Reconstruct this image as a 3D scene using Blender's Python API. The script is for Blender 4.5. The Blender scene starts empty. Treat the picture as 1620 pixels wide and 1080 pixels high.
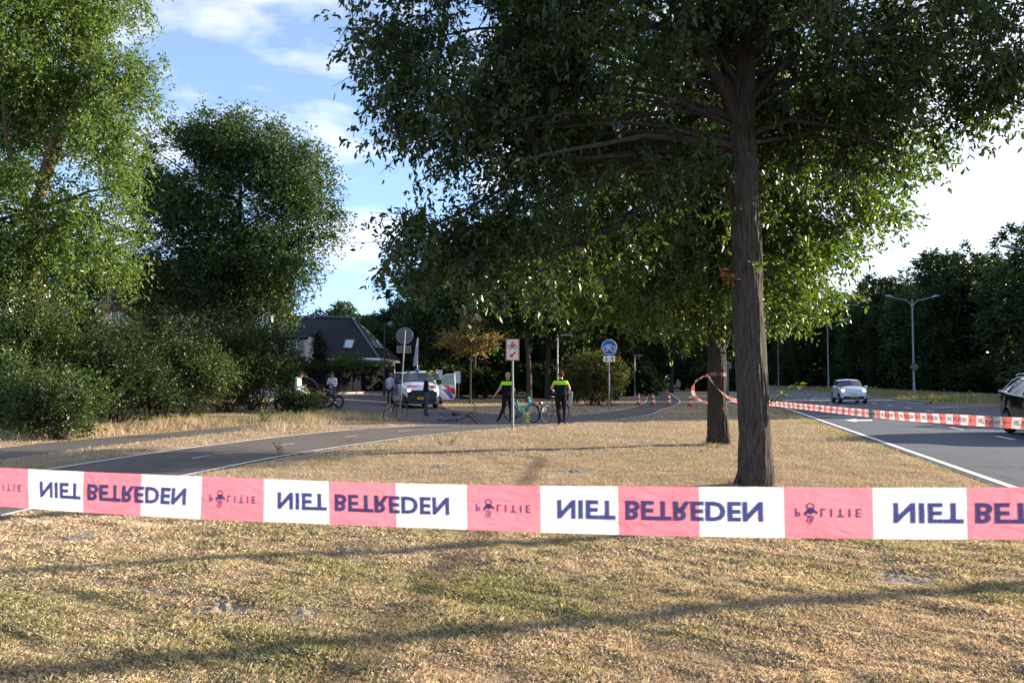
import bpy, bmesh, math, random
import numpy as np
from mathutils import Vector, Matrix, noise as mnoise
R = math.radians
random.seed(7)
rng = np.random.default_rng(7)
SC = bpy.context.scene
COL = SC.collection

# ---------------------------------------------------------------- camera, sky, sun, exposure
FP = 1260.0
HC = 1.6
PITCH = math.atan(58 / FP)
cam = bpy.data.cameras.new('camera')
camo = bpy.data.objects.new('camera', cam); COL.objects.link(camo)
camo.location = (0, 0, HC)
camo.rotation_euler = (math.pi / 2 + PITCH, 0, 0)
cam.sensor_width = 36; cam.lens = 28.0
cam.clip_start = 0.05; cam.clip_end = 6000
cam.dof.use_dof = True; cam.dof.focus_distance = 6.5; cam.dof.aperture_fstop = 8.0
SC.camera = camo

SUN_EL = R(14.5)
SUN_DIR2 = Vector((1.0, 0.29)).normalized()
SUN_AZ = math.atan2(SUN_DIR2.x, SUN_DIR2.y)          # clockwise from +Y
world = bpy.data.worlds.new("World"); SC.world = world; world.use_nodes = True
wn = world.node_tree; wn.nodes.clear()
wo = wn.nodes.new('ShaderNodeOutputWorld'); bg = wn.nodes.new('ShaderNodeBackground')
sky = wn.nodes.new('ShaderNodeTexSky'); sky.sky_type = 'NISHITA'; sky.sun_disc = False
sky.sun_elevation = SUN_EL; sky.sun_rotation = SUN_AZ; sky.air_density = 0.85; sky.dust_density = 0.3; sky.altitude = 1500; sky.ozone_density = 1.5
tc = wn.nodes.new('ShaderNodeTexCoord')
mp = wn.nodes.new('ShaderNodeMapping'); mp.inputs['Scale'].default_value = (1.0, 1.0, 2.6)
mp.inputs['Location'].default_value = (0.35, 0.1, 0.22)
n1 = wn.nodes.new('ShaderNodeTexNoise'); n1.inputs['Scale'].default_value = 5.0; n1.inputs['Detail'].default_value = 9; n1.inputs['Roughness'].default_value = 0.55
n1.inputs['Distortion'].default_value = 0.25
cr = wn.nodes.new('ShaderNodeValToRGB'); cr.color_ramp.elements[0].position = 0.49; cr.color_ramp.elements[1].position = 0.66; cr.color_ramp.elements[0].color = (.10, .10, .10, 1)
mx = wn.nodes.new('ShaderNodeMix'); mx.data_type = 'RGBA'
mx.inputs['B'].default_value = (3.0, 2.95, 3.1, 1)
L = wn.links.new
L(tc.outputs['Generated'], mp.inputs['Vector']); L(mp.outputs[0], n1.inputs['Vector']); L(n1.outputs[0], cr.inputs[0])
cm = wn.nodes.new('ShaderNodeMath'); cm.operation = 'MULTIPLY'; cm.inputs[1].default_value = 0.7
L(cr.outputs[0], cm.inputs[0]); L(cm.outputs[0], mx.inputs['Factor'])
dt = wn.nodes.new('ShaderNodeVectorMath'); dt.operation = 'DOT_PRODUCT'; dt.inputs[1].default_value = (SUN_DIR2.x, SUN_DIR2.y, 0); L(tc.outputs['Generated'], dt.inputs[0])
mr = wn.nodes.new('ShaderNodeMapRange'); mr.inputs['From Min'].default_value = .35; mr.inputs['From Max'].default_value = .80; mr.inputs['To Max'].default_value = .30; L(dt.outputs['Value'], mr.inputs['Value'])
ad = wn.nodes.new('ShaderNodeMath'); ad.operation = 'ADD'; L(n1.outputs[0], ad.inputs[0]); L(mr.outputs[0], ad.inputs[1]); L(ad.outputs[0], cr.inputs[0])
L(sky.outputs[0], mx.inputs['A']); L(mx.outputs['Result'], bg.inputs['Color'])
bg.inputs['Strength'].default_value = 0.15
ms = wn.nodes.new('ShaderNodeMapping'); ms.inputs['Location'].default_value = (0, 0, .11); L(tc.outputs['Generated'], ms.inputs['Vector']); L(ms.outputs[0], sky.inputs['Vector'])
L(bg.outputs[0], wo.inputs['Surface'])

sl = bpy.data.lights.new('sun', 'SUN'); sl.energy = 4.4; sl.angle = R(0.5); sl.color = (1.0, 0.87, 0.71)
so = bpy.data.objects.new('sun', sl); COL.objects.link(so)
sd = Vector((SUN_DIR2.x * math.cos(SUN_EL), SUN_DIR2.y * math.cos(SUN_EL), math.sin(SUN_EL)))
so.rotation_euler = sd.to_track_quat('Z', 'Y').to_euler(); so.location = (40, 12, 20)
SC.view_settings.view_transform = 'Standard'; SC.view_settings.look = 'None'
SC.view_settings.exposure = 1.72; SC.view_settings.gamma = 1.0
SC.cycles.max_bounces = 6; SC.cycles.transparent_max_bounces = 8; SC.cycles.caustics_reflective = False; SC.cycles.caustics_refractive = False
SC.cycles.use_denoising = True

# ---------------------------------------------------------------- helpers
def sm(t):
    t = np.clip(t, 0, 1); return t * t * (3 - 2 * t)
def H(x, y):
    return 0.42 * sm((-x - 3.5) / 7.0) * sm((y - 23) / 11.0)
def ray(px, py):
    u = (px - 810) / FP; v = (540 - py) / FP
    return Vector((u, math.cos(PITCH) - v * math.sin(PITCH), math.sin(PITCH) + v * math.cos(PITCH)))
def W(px, py, d):
    r = ray(px, py); return Vector((0, 0, HC)) + r * (d / r.y)
def G(px, py, dz=0.0):
    r = ray(px, py); h = 0.0
    for _ in range(12):
        t = (h - HC) / min(r.z, -1e-4); t = min(t, 900)
        h = float(H(r.x * t, r.y * t))
    return Vector((r.x * t, r.y * t, h + dz))
def GX(px, d):
    """ground point seen at column px at depth d"""
    x = (px - 810) / FP * d
    return Vector((x, d, float(H(x, d))))

def mesh_obj(name, verts, faces, mats, parent=None, fmat=None, smooth=False):
    me = bpy.data.meshes.new(name)
    me.from_pydata([tuple(v) for v in verts], [], faces)
    for m in (mats if isinstance(mats, (list, tuple)) else [mats]): me.materials.append(m)
    if fmat is not None: me.polygons.foreach_set('material_index', fmat)
    if smooth: me.polygons.foreach_set('use_smooth', [True] * len(faces))
    me.update()
    o = bpy.data.objects.new(name, me); COL.objects.link(o)
    if parent is not None: o.parent = parent
    return o
def tag(o, label=None, cat=None, group=None, kind=None):
    if label: o['label'] = label
    if cat: o['category'] = cat
    if group: o['group'] = group
    if kind: o['kind'] = kind
    return o
def empty(name, loc=(0, 0, 0), rz=0, label=None, cat=None, group=None):
    o = bpy.data.objects.new(name, None); COL.objects.link(o); o.location = loc; o.rotation_euler = (0, 0, rz)
    o.empty_display_size = 0.2
    return tag(o, label, cat, group)
def copy_tree(o, parent=None):
    c = o.copy(); COL.objects.link(c)
    if parent is not None: c.parent = parent
    for ch in list(o.children): copy_tree(ch, c)
    return c

class MB:
    def __init__(s): s.v = []; s.f = []; s.m = []
    def add(s, vs, fs, mi=0):
        b = len(s.v); s.v += [tuple(v) for v in vs]; s.f += [tuple(i + b for i in f) for f in fs]; s.m += [mi] * len(fs)
    def box(s, c, d, mi=0, rz=0, bev=0.0, M=None):
        hx, hy, hz = d[0] / 2, d[1] / 2, d[2] / 2
        if bev > 0:
            bm = bmesh.new(); bmesh.ops.create_cube(bm, size=1.0)
            for v in bm.verts: v.co = Vector((v.co.x * d[0], v.co.y * d[1], v.co.z * d[2]))
            bmesh.ops.bevel(bm, geom=bm.edges[:], offset=bev, segments=2, affect='EDGES', profile=0.6)
            vs = [v.co.copy() for v in bm.verts]; bm.verts.index_update()
            fs = [[v.index for v in f.verts] for f in bm.faces]; bm.free()
        else:
            vs = [Vector((x, y, z)) for x in (-hx, hx) for y in (-hy, hy) for z in (-hz, hz)]
            fs = [(0, 1, 3, 2), (4, 6, 7, 5), (0, 4, 5, 1), (2, 3, 7, 6), (0, 2, 6, 4), (1, 5, 7, 3)]
        mat = Matrix.Translation(Vector(c)) @ Matrix.Rotation(rz, 4, 'Z')
        if M is not None: mat = M @ mat
        s.add([mat @ v for v in vs], fs, mi); return s
    def tube(s, pts, rad, seg=8, mi=0, cap=True, disp=None):
        pts = [Vector(p) for p in pts]
        if not hasattr(rad, '__len__'): rad = [rad] * len(pts)
        n = len(pts); up = None; vs = []
        for i, p in enumerate(pts):
            t = (pts[min(i + 1, n - 1)] - pts[max(i - 1, 0)])
            t = t.normalized() if t.length > 1e-9 else Vector((0, 0, 1))
            if up is None:
                up = Vector((1, 0, 0)) if abs(t.x) < .9 else Vector((0, 1, 0))
            a = (up - t * up.dot(t))
            a = a.normalized() if a.length > 1e-6 else t.orthogonal().normalized()
            up = a; b = t.cross(a)
            for k in range(seg):
                an = 2 * math.pi * k / seg
                r = rad[i] + (disp(p, an, i) if disp else 0)
                vs.append(p + a * (math.cos(an) * r) + b * (math.sin(an) * r))
        fs = []
        for i in range(n - 1):
            for k in range(seg):
                k2 = (k + 1) % seg
                fs.append((i * seg + k, i * seg + k2, (i + 1) * seg + k2, (i + 1) * seg + k))
        if cap:
            fs.append(tuple(range(seg - 1, -1, -1))); fs.append(tuple((n - 1) * seg + k for k in range(seg)))
        s.add(vs, fs, mi); return s
    def torus(s, c, Rr, r, axis='Y', seg=32, sseg=8, mi=0):
        vs = []; fs = []
        for i in range(seg):
            a = 2 * math.pi * i / seg
            for k in range(sseg):
                b = 2 * math.pi * k / sseg
                q = Rr + r * math.cos(b); h = r * math.sin(b)
                p = {'Y': (q * math.cos(a), h, q * math.sin(a)), 'X': (h, q * math.cos(a), q * math.sin(a)), 'Z': (q * math.cos(a), q * math.sin(a), h)}[axis]
                vs.append(Vector(c) + Vector(p))
        for i in range(seg):
            for k in range(sseg):
                i2 = (i + 1) % seg; k2 = (k + 1) % sseg
                fs.append((i * sseg + k, i2 * sseg + k, i2 * sseg + k2, i * sseg + k2))
        s.add(vs, fs, mi); return s
    def disc(s, c, r, t, axis='Y', seg=28, mi=0):
        v = {'X': Vector((t / 2, 0, 0)), 'Y': Vector((0, t / 2, 0)), 'Z': Vector((0, 0, t / 2))}[axis]
        return s.tube([Vector(c) - v, Vector(c) + v], r, seg, mi)
    def ball(s, c, r, mi=0, seg=14, rings=9, M=None):
        if not hasattr(r, '__len__'): r = (r, r, r)
        vs = []; fs = []
        for i in range(rings + 1):
            th = math.pi * i / rings
            for k in range(seg):
                ph = 2 * math.pi * k / seg
                v = Vector((r[0] * math.sin(th) * math.cos(ph), r[1] * math.sin(th) * math.sin(ph), r[2] * math.cos(th)))
                if M is not None: v = M @ v
                vs.append(Vector(c) + v)
        for i in range(rings):
            for k in range(seg):
                k2 = (k + 1) % seg
                fs.append((i * seg + k, (i + 1) * seg + k, (i + 1) * seg + k2, i * seg + k2))
        s.add(vs, fs, mi); return s
    def prism(s, poly, y0, y1, mi=0):
        """poly in the x-z plane, extruded from y0 to y1"""
        n = len(poly)
        vs = [Vector((p[0], y0, p[1])) for p in poly] + [Vector((p[0], y1, p[1])) for p in poly]
        fs = [tuple(range(n)), tuple(range(2 * n - 1, n - 1, -1))] + [(i, i + n, (i + 1) % n + n, (i + 1) % n) for i in range(n)]
        s.add(vs, fs, mi); return s
    def build(s, name, mats, parent=None, smooth=False):
        o = mesh_obj(name, s.v, s.f, mats, parent, s.m, smooth)
        if smooth:
            try:
                me = o.data
                bm = bmesh.new(); bm.from_mesh(me); bmesh.ops.recalc_face_normals(bm, faces=bm.faces[:])
                for e in bm.edges:
                    if len(e.link_faces) == 2 and e.calc_face_angle(0) > 0.7: e.smooth = False
                bm.to_mesh(me); bm.free()
            except Exception: pass
        return o

# ---------------------------------------------------------------- materials
def nodes_of(name):
    m = bpy.data.materials.new(name); m.use_nodes = True
    nt = m.node_tree; b = nt.nodes['Principled BSDF']; return m, nt, b
def mat(name, col, rough=0.6, metal=0.0, var=0.12, scale=6.0, bump=0.0, bscale=40.0, emit=None, es=0.0, coat=0.0, trans=0.0, spec=None):
    m, nt, b = nodes_of(name)
    c = (*col, 1)
    b.inputs['Roughness'].default_value = rough; b.inputs['Metallic'].default_value = metal
    b.inputs['Coat Weight'].default_value = coat
    if spec is not None: b.inputs['Specular IOR Level'].default_value = spec
    t = nt.nodes.new('ShaderNodeTexCoord')
    if var > 0:
        n = nt.nodes.new('ShaderNodeTexNoise'); n.inputs['Scale'].default_value = scale; n.inputs['Detail'].default_value = 6
        r = nt.nodes.new('ShaderNodeMapRange'); r.inputs['To Min'].default_value = 1 - var; r.inputs['To Max'].default_value = 1 + var
        x = nt.nodes.new('ShaderNodeMix'); x.data_type = 'RGBA'; x.blend_type = 'MULTIPLY'; x.inputs['Factor'].default_value = 1; x.inputs['A'].default_value = c
        nt.links.new(t.outputs['Object'], n.inputs['Vector']); nt.links.new(n.outputs[0], r.inputs['Value']); nt.links.new(r.outputs[0], x.inputs['B'])
        nt.links.new(x.outputs['Result'], b.inputs['Base Color'])
    else: b.inputs['Base Color'].default_value = c
    if bump > 0:
        n2 = nt.nodes.new('ShaderNodeTexNoise'); n2.inputs['Scale'].default_value = bscale; n2.inputs['Detail'].default_value = 5
        bp = nt.nodes.new('ShaderNodeBump'); bp.inputs['Strength'].default_value = bump; bp.inputs['Distance'].default_value = 0.02
        nt.links.new(t.outputs['Object'], n2.inputs['Vector']); nt.links.new(n2.outputs[0], bp.inputs['Height']); nt.links.new(bp.outputs[0], b.inputs['Normal'])
    if emit: b.inputs['Emission Color'].default_value = (*emit, 1); b.inputs['Emission Strength'].default_value = es
    return m
def ramp(nt, fac, stops):
    r = nt.nodes.new('ShaderNodeValToRGB'); e = r.color_ramp.elements
    while len(e) < len(stops): e.new(0.5)
    for el, (p, c) in zip(e, stops): el.position = p; el.color = (*c, 1)
    nt.links.new(fac, r.inputs[0]); return r.outputs[0]
def leaf_mat(name, stops, gloss=0.35, transl=0.35, tcol=None, rough=0.45):
    m = bpy.data.materials.new(name); m.use_nodes = True; nt = m.node_tree; nt.nodes.clear()
    out = nt.nodes.new('ShaderNodeOutputMaterial'); ge = nt.nodes.new('ShaderNodeNewGeometry')
    c = ramp(nt, ge.outputs['Random Per Island'], stops)
    pb = nt.nodes.new('ShaderNodeBsdfPrincipled'); pb.inputs['Roughness'].default_value = rough
    pb.inputs['Specular IOR Level'].default_value = gloss
    tr = nt.nodes.new('ShaderNodeBsdfTranslucent')
    hs = nt.nodes.new('ShaderNodeMix'); hs.data_type = 'RGBA'; hs.blend_type = 'MULTIPLY'; hs.inputs['Factor'].default_value = 1
    hs.inputs['B'].default_value = (*(tcol or (1.7, 1.9, 0.6)), 1)
    mx = nt.nodes.new('ShaderNodeMixShader'); mx.inputs[0].default_value = transl
    l = nt.links.new
    l(c, pb.inputs['Base Color']); l(c, hs.inputs['A']); l(hs.outputs['Result'], tr.inputs['Color'])
    l(pb.outputs[0], mx.inputs[1]); l(tr.outputs[0], mx.inputs[2]); l(mx.outputs[0], out.inputs[0])
    return m
def mottle(m, lo=.72, hi=1.25):
    nt = m.node_tree; t = nt.nodes.new('ShaderNodeTexCoord'); l = nt.links.new
    n = nt.nodes.new('ShaderNodeTexNoise'); n.inputs['Scale'].default_value = 1.7; n.inputs['Detail'].default_value = 9; n.inputs['Roughness'].default_value = .72; l(t.outputs['Object'], n.inputs['Vector'])
    r = nt.nodes.new('ShaderNodeMapRange'); r.inputs['From Min'].default_value = .32; r.inputs['From Max'].default_value = .68; r.inputs['To Min'].default_value = lo; r.inputs['To Max'].default_value = hi; l(n.outputs[0], r.inputs['Value'])
    src = [x for x in nt.nodes if x.type == 'VALTORGB'][0]; x = nt.nodes.new('ShaderNodeMix'); x.data_type = 'RGBA'; x.blend_type = 'MULTIPLY'; x.inputs['Factor'].default_value = 1
    outs = [k.to_socket for k in src.outputs[0].links]; l(src.outputs[0], x.inputs['A']); l(r.outputs[0], x.inputs['B'])
    for q in outs: l(x.outputs['Result'], q)
def bark_mat(name, c1, c2, c3, zs=1.5, xs=14.0, bump=0.9):
    m, nt, b = nodes_of(name); l = nt.links.new
    t = nt.nodes.new('ShaderNodeTexCoord'); mpn = nt.nodes.new('ShaderNodeMapping'); mpn.inputs['Scale'].default_value = (xs, xs, zs)
    n = nt.nodes.new('ShaderNodeTexNoise'); n.inputs['Scale'].default_value = 1.6; n.inputs['Detail'].default_value = 7; n.inputs['Roughness'].default_value = .65
    l(t.outputs['Object'], mpn.inputs[0]); l(mpn.outputs[0], n.inputs['Vector'])
    n2 = nt.nodes.new('ShaderNodeTexNoise'); n2.inputs['Scale'].default_value = 1.3; n2.inputs['Detail'].default_value = 4
    l(t.outputs['Object'], n2.inputs['Vector'])
    ca = ramp(nt, n.outputs[0], [(0.33, c1), (0.62, c2)])
    x = nt.nodes.new('ShaderNodeMix'); x.data_type = 'RGBA'; x.inputs['B'].default_value = (*c3, 1)
    rr = ramp(nt, n2.outputs[0], [(0.5, (0, 0, 0)), (0.75, (0.6, 0.6, 0.6))])
    l(rr, x.inputs['Factor']); l(ca, x.inputs['A']); l(x.outputs['Result'], b.inputs['Base Color'])
    bp = nt.nodes.new('ShaderNodeBump'); bp.inputs['Strength'].default_value = bump; bp.inputs['Distance'].default_value = 0.03
    l(n.outputs[0], bp.inputs['Height']); l(bp.outputs[0], b.inputs['Normal'])
    b.inputs['Roughness'].default_value = .9; b.inputs['Specular IOR Level'].default_value = 0.2
    return m

M = {}
M['oak_leaf'] = leaf_mat('oak leaf', [(0, (.018, .032, .010)), (.45, (.027, .046, .013)), (.85, (.042, .068, .017)), (1, (.075, .085, .028))], 0.4, 0.3, (2.3, 2.6, .6), 0.42)
M['oak_leaf_2'] = leaf_mat('oak leaf paler', [(0, (.034, .056, .014)), (.45, (.058, .09, .022)), (.85, (.085, .125, .03)), (1, (.13, .15, .05))], 0.45, 0.4, (2.0, 2.3, .55), 0.42)
M['birch_leaf'] = leaf_mat('pale leaf', [(0, (.055, .09, .022)), (.5, (.10, .155, .036)), (1, (.17, .22, .055))], 0.3, 0.38, (1.5, 1.7, .6))
M['ash_leaf'] = leaf_mat('mid green leaf', [(0, (.022, .045, .017)), (.5, (.038, .070, .023)), (1, (.075, .115, .038))], 0.3, 0.32, (1.6, 1.8, .6))
M['dark_leaf'] = leaf_mat('dark wood leaf', [(0, (.014, .025, .009)), (.5, (.023, .040, .012)), (1, (.044, .068, .018))], 0.2, 0.25)
M['bush_leaf'] = leaf_mat('bush leaf', [(0, (.024, .042, .015)), (.5, (.044, .072, .022)), (.95, (.085, .12, .036)), (1, (.15, .12, .055))], 0.3, 0.3)
M['hedge_leaf'] = leaf_mat('hedge leaf', [(0, (.045, .10, .018)), (.5, (.08, .16, .025)), (1, (.12, .21, .04))], 0.3, 0.35)
M['autumn_leaf'] = leaf_mat('orange leaf', [(0, (.12, .11, .045)), (.5, (.22, .18, .065)), (.85, (.32, .19, .08)), (1, (.15, .18, .05))], 0.2, 0.3, (1.4, 1.3, .6))
M['rust_bush_leaf'] = leaf_mat('rust tinged leaf', [(0, (.03, .045, .015)), (.6, (.05, .075, .02)), (.85, (.13, .08, .03)), (1, (.2, .12, .04))], 0.2, 0.3)
M['dead_leaf'] = leaf_mat('dead leaf', [(0, (.25, .09, .03)), (1, (.45, .22, .09))], 0.2, 0.3, (1.2, 1.0, .7))
M['weed_leaf'] = leaf_mat('weed leaf', [(0, (.08, .12, .03)), (1, (.17, .21, .07))], 0.3, 0.3, (1.3, 1.4, .6))
M['grass_dry'] = leaf_mat('dry grass blade', [(0, (.27, .19, .12)), (.35, (.50, .375, .255)), (.75, (.66, .52, .37)), (1, (.76, .65, .50))], 0.15, 0.3, (1.1, 1.05, .8), 0.6)
M['grass_green'] = leaf_mat('green grass blade', [(0, (.14, .145, .06)), (.5, (.26, .24, .115)), (1, (.42, .37, .20))], 0.15, 0.3, (1.2, 1.3, .6), 0.6)
M['bark_oak'] = bark_mat('oak bark', (.016, .013, .010), (.10, .083, .066), (.08, .07, .05), 3.0, 30, 1.0)
M['bark_red'] = bark_mat('brown bark', (.014, .010, .008), (.08, .06, .046), (.06, .05, .035), 2.4, 26)
M['bark_yellow'] = bark_mat('lichen bark', (.07, .055, .035), (.17, .135, .07), (.28, .20, .05))
M['bark_dark'] = bark_mat('dark bark', (.025, .02, .015), (.075, .06, .045), (.06, .05, .04))
M['metal_grey'] = mat('galvanised steel', (.22, .225, .22), .5, .35, .1, 8)
M['lamp_paint'] = mat('pale lamp paint', (.24, .28, .30), .5, .2, .08)
M['black_paint'] = mat('black paint', (.02, .02, .022), .4, 0, .1)
M['white_paint'] = mat('white paint', (.78, .78, .76), .45, 0, .05)
M['sign_white'] = mat('sign white', (.74, .72, .66), .4, 0, .04)
M['sign_blue'] = mat('sign blue', (.012, .13, .50), .35, 0, .05)
M['sign_red'] = mat('sign red', (.62, .035, .02), .4, 0, .06)
M['sign_back'] = mat('sign back', (.12, .125, .13), .6, .2, .1)
M['sign_black'] = mat('sign black', (.015, .015, .015), .5, 0, .05)
M['cone_red'] = mat('cone red', (.62, .06, .03), .5, 0, .1)
M['rubber'] = mat('rubber', (.018, .018, .018), .75, 0, .1)
M['chrome'] = mat('chrome', (.6, .6, .6), .25, 1, .04)
M['glass'] = mat('tinted glass', (.035, .045, .06), .08, 0, 0, spec=0.9)
M['mark'] = mat('road paint', (.62, .62, .60), .7, 0, .18, 9)
mottle(M['grass_dry']); mottle(M['grass_green'])
# ---------------------------------------------------------------- ground, roads, paths
def interp_line(pts, n):
    p = np.array(pts, float)
    # catmull-rom densify
    out = []
    P = np.vstack([2 * p[0] - p[1], p, 2 * p[-1] - p[-2]])
    for i in range(1, len(P) - 2):
        for t in np.linspace(0, 1, 12, endpoint=False):
            a, b, c, d = P[i - 1], P[i], P[i + 1], P[i + 2]
            out.append(.5 * ((2 * b) + (-a + c) * t + (2 * a - 5 * b + 4 * c - d) * t * t + (-a + 3 * b - 3 * c + d) * t ** 3))
    out.append(p[-1]); out = np.array(out)
    s = np.r_[0, np.cumsum(np.hypot(*np.diff(out, axis=0).T))]
    q = np.linspace(0, s[-1], n)
    return np.c_[np.interp(q, s, out[:, 0]), np.interp(q, s, out[:, 1])]
def strip(name, A, B, cols, dz, m, kind='structure', thick=0):
    n = len(A); vs = []; fs = []
    for i in range(n):
        for k in range(cols + 1):
            t = k / cols; x = A[i][0] * (1 - t) + B[i][0] * t; y = A[i][1] * (1 - t) + B[i][1] * t
            vs.append((x, y, float(H(x, y)) + dz))
    for i in range(n - 1):
        for k in range(cols):
            a = i * (cols + 1) + k; fs.append((a, a + 1, a + cols + 2, a + cols + 1))
    o = mesh_obj(name, vs, fs, m); o['kind'] = kind; return o
def pip(poly, X, Y):
    poly = np.array(poly); ins = np.zeros(X.shape, bool); j = len(poly) - 1
    for i in range(len(poly)):
        xi, yi = poly[i]; xj, yj = poly[j]
        c = ((yi > Y) != (yj > Y)) & (X < (xj - xi) * (Y - yi) / (yj - yi + 1e-12) + xi)
        ins ^= c; j = i
    return ins

near = [(-6.6, -4), (-6.2, 3), (-5.84, 9.08), (-5.23, 13.35), (-4.5, 16.8), (-3.42, 19.8), (-2.58, 21.7), (-1.16, 24), (.3, 26.0), (2.3, 28.7), (4.5, 31.5), (6.2, 35.2), (7.65, 40.3), (9.7, 46.9), (11.4, 53.8), (13.4, 65), (18.4, 96), (22, 140)]
far = [(-9.3, -4), (-9.0, 3), (-8.7, 9), (-8.15, 14.25), (-7.58, 17.7), (-6.98, 19.8), (-6.1, 22.4), (-5.2, 24.3), (-3.9, 26.0), (-1.6, 28.4), (.6, 31.0), (2.6, 34.0), (4.3, 37.6), (6.6, 43.8), (8.9, 53.8), (10.9, 65), (14.8, 87.7), (19, 140)]
PN = interp_line(near, 420); PF = interp_line(far, 420)
def Ex(d):
    d = np.asarray(d, float); return 4.35 + .236 * d - .001 * np.maximum(0, d - 60) ** 2
foot_top = [(-12.5, 4), (-12.2, 12), (-11.7, 18.2), (-11.0, 21.2), (-9.6, 24.4), (-8.3, 26.4), (-7.2, 27.6)]
foot_bot = [(-11.0, 4), (-10.6, 12), (-10.1, 15.7), (-9.46, 19.6), (-8.7, 22.6), (-7.7, 24.9), (-6.9, 26.2)]
FT = interp_line(foot_top, 120); FB = interp_line(foot_bot, 120)
side_px = [(470, 643), (508, 645), (530, 653), (600, 660), (645, 668), (700, 671.5), (760, 670), (860, 662), (905, 656), (880, 653), (800, 655), (750, 652), (712, 648), (700, 641), (690, 633), (640, 628), (600, 625), (540, 627), (480, 630)]
side_poly = [(G(x, y).x, G(x, y).y) for x, y in side_px]
path_poly = list(map(tuple, PN)) + list(map(tuple, PF[::-1]))
foot_poly = list(map(tuple, FT)) + list(map(tuple, FB[::-1]))

def bumps(x, y):
    b = (np.sin(x * 1.7 + 1.3 * np.sin(y * .9)) * np.sin(y * 1.3 + .8 * np.sin(x * 1.1)) * .5 + .5) * .035
    b += (np.sin(x * 5.1 + 2 * np.sin(y * 3.7)) * np.sin(y * 6.3 + 1.5 * np.sin(x * 4.4)) * .5 + .5) * .018
    return b
def paved(X, Y, grow=0.0):
    m = pip(path_poly, X, Y) | pip(foot_poly, X, Y) | pip(side_poly, X, Y)
    e = Ex(Y); m |= (X > e - grow) & (X < e + 10.1)
    if grow > 0:
        for dx, dy in ((grow, 0), (-grow, 0), (0, grow), (0, -grow)):
            m |= pip(path_poly, X + dx, Y + dy) | pip(foot_poly, X + dx, Y + dy) | pip(side_poly, X + dx, Y + dy)
    return m
def ground_z(X, Y):
    X = np.asarray(X, float); Y = np.asarray(Y, float)
    fade = sm((40 - Y) / 12) * sm((9 + .236 * Y - X) / 3)
    return H(X, Y) + bumps(X, Y) * fade * (~paved(X, Y, .35))
def axis_pts(segs):
    out = []
    for a, b, s in segs: out += list(np.arange(a, b, s))
    return np.array(out + [segs[-1][1]])
gx = axis_pts([(-1600, -200, 100), (-200, -60, 10), (-60, -24, 2), (-24, -13, .3), (-13, 13, .16), (13, 30, 1), (30, 200, 10), (200, 1600, 100)])
gy = axis_pts([(-120, -10, 10), (-10, 2, 1), (2, 14, .13), (14, 38, .22), (38, 80, 1.5), (80, 300, 10), (300, 2400, 150)])
GXX, GYY = np.meshgrid(gx, gy)
GZ = ground_z(GXX, GYY)
nx, ny = len(gx), len(gy)
vs = np.c_[GXX.ravel(), GYY.ravel(), GZ.ravel()]
idx = np.arange(nx * ny).reshape(ny, nx)
fs = np.stack([idx[:-1, :-1].ravel(), idx[:-1, 1:].ravel(), idx[1:, 1:].ravel(), idx[1:, :-1].ravel()], 1)
def np_mesh(name, vs, fs, m, parent=None, smooth=False):
    me = bpy.data.meshes.new(name); k = fs.shape[1]
    me.vertices.add(len(vs)); me.vertices.foreach_set('co', np.asarray(vs, np.float32).ravel())
    me.loops.add(fs.size); me.loops.foreach_set('vertex_index', fs.astype(np.int32).ravel())
    me.polygons.add(len(fs)); me.polygons.foreach_set('loop_start', np.arange(0, fs.size, k, dtype=np.int32))
    me.polygons.foreach_set('loop_total', np.full(len(fs), k, np.int32))
    if smooth: me.polygons.foreach_set('use_smooth', np.ones(len(fs), bool))
    me.update(calc_edges=True); me.materials.append(m)
    o = bpy.data.objects.new(name, me); COL.objects.link(o)
    if parent is not None: o.parent = parent
    return o
def ground_mat():
    m, nt, b = nodes_of('dry lawn soil'); l = nt.links.new
    t = nt.nodes.new('ShaderNodeTexCoord')
    def nz(s, d=6, r=.6, dist=0):
        n = nt.nodes.new('ShaderNodeTexNoise'); n.inputs['Scale'].default_value = s; n.inputs['Detail'].default_value = d; n.inputs['Roughness'].default_value = r; n.inputs['Distortion'].default_value = dist
        l(t.outputs['Object'], n.inputs['Vector']); return n.outputs[0]
    fine = ramp(nt, nz(34, 8, .75), [(.25, (.11, .08, .052)), (.45, (.25, .185, .12)), (.62, (.42, .32, .215)), (.8, (.58, .46, .32))])
    green = ramp(nt, nz(30, 8, .75), [(.3, (.08, .085, .035)), (.55, (.18, .17, .075)), (.8, (.32, .28, .14))])
    mask = ramp(nt, nz(.55, 5, .65, .4), [(.54, (0, 0, 0)), (.72, (.6, .6, .6))])
    x = nt.nodes.new('ShaderNodeMix'); x.data_type = 'RGBA'; l(mask, x.inputs['Factor']); l(fine, x.inputs['A']); l(green, x.inputs['B'])
    l(x.outputs['Result'], b.inputs['Base Color']); b.inputs['Roughness'].default_value = 1; b.inputs['Specular IOR Level'].default_value = .1
    bp = nt.nodes.new('ShaderNodeBump'); bp.inputs['Strength'].default_value = .9; bp.inputs['Distance'].default_value = .03
    l(nz(22, 9, .8), bp.inputs['Height']); l(bp.outputs[0], b.inputs['Normal']); return m
M['ground'] = ground_mat()
ground = np_mesh('ground', vs, fs, M['ground'], smooth=True); ground['kind'] = 'structure'

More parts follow.
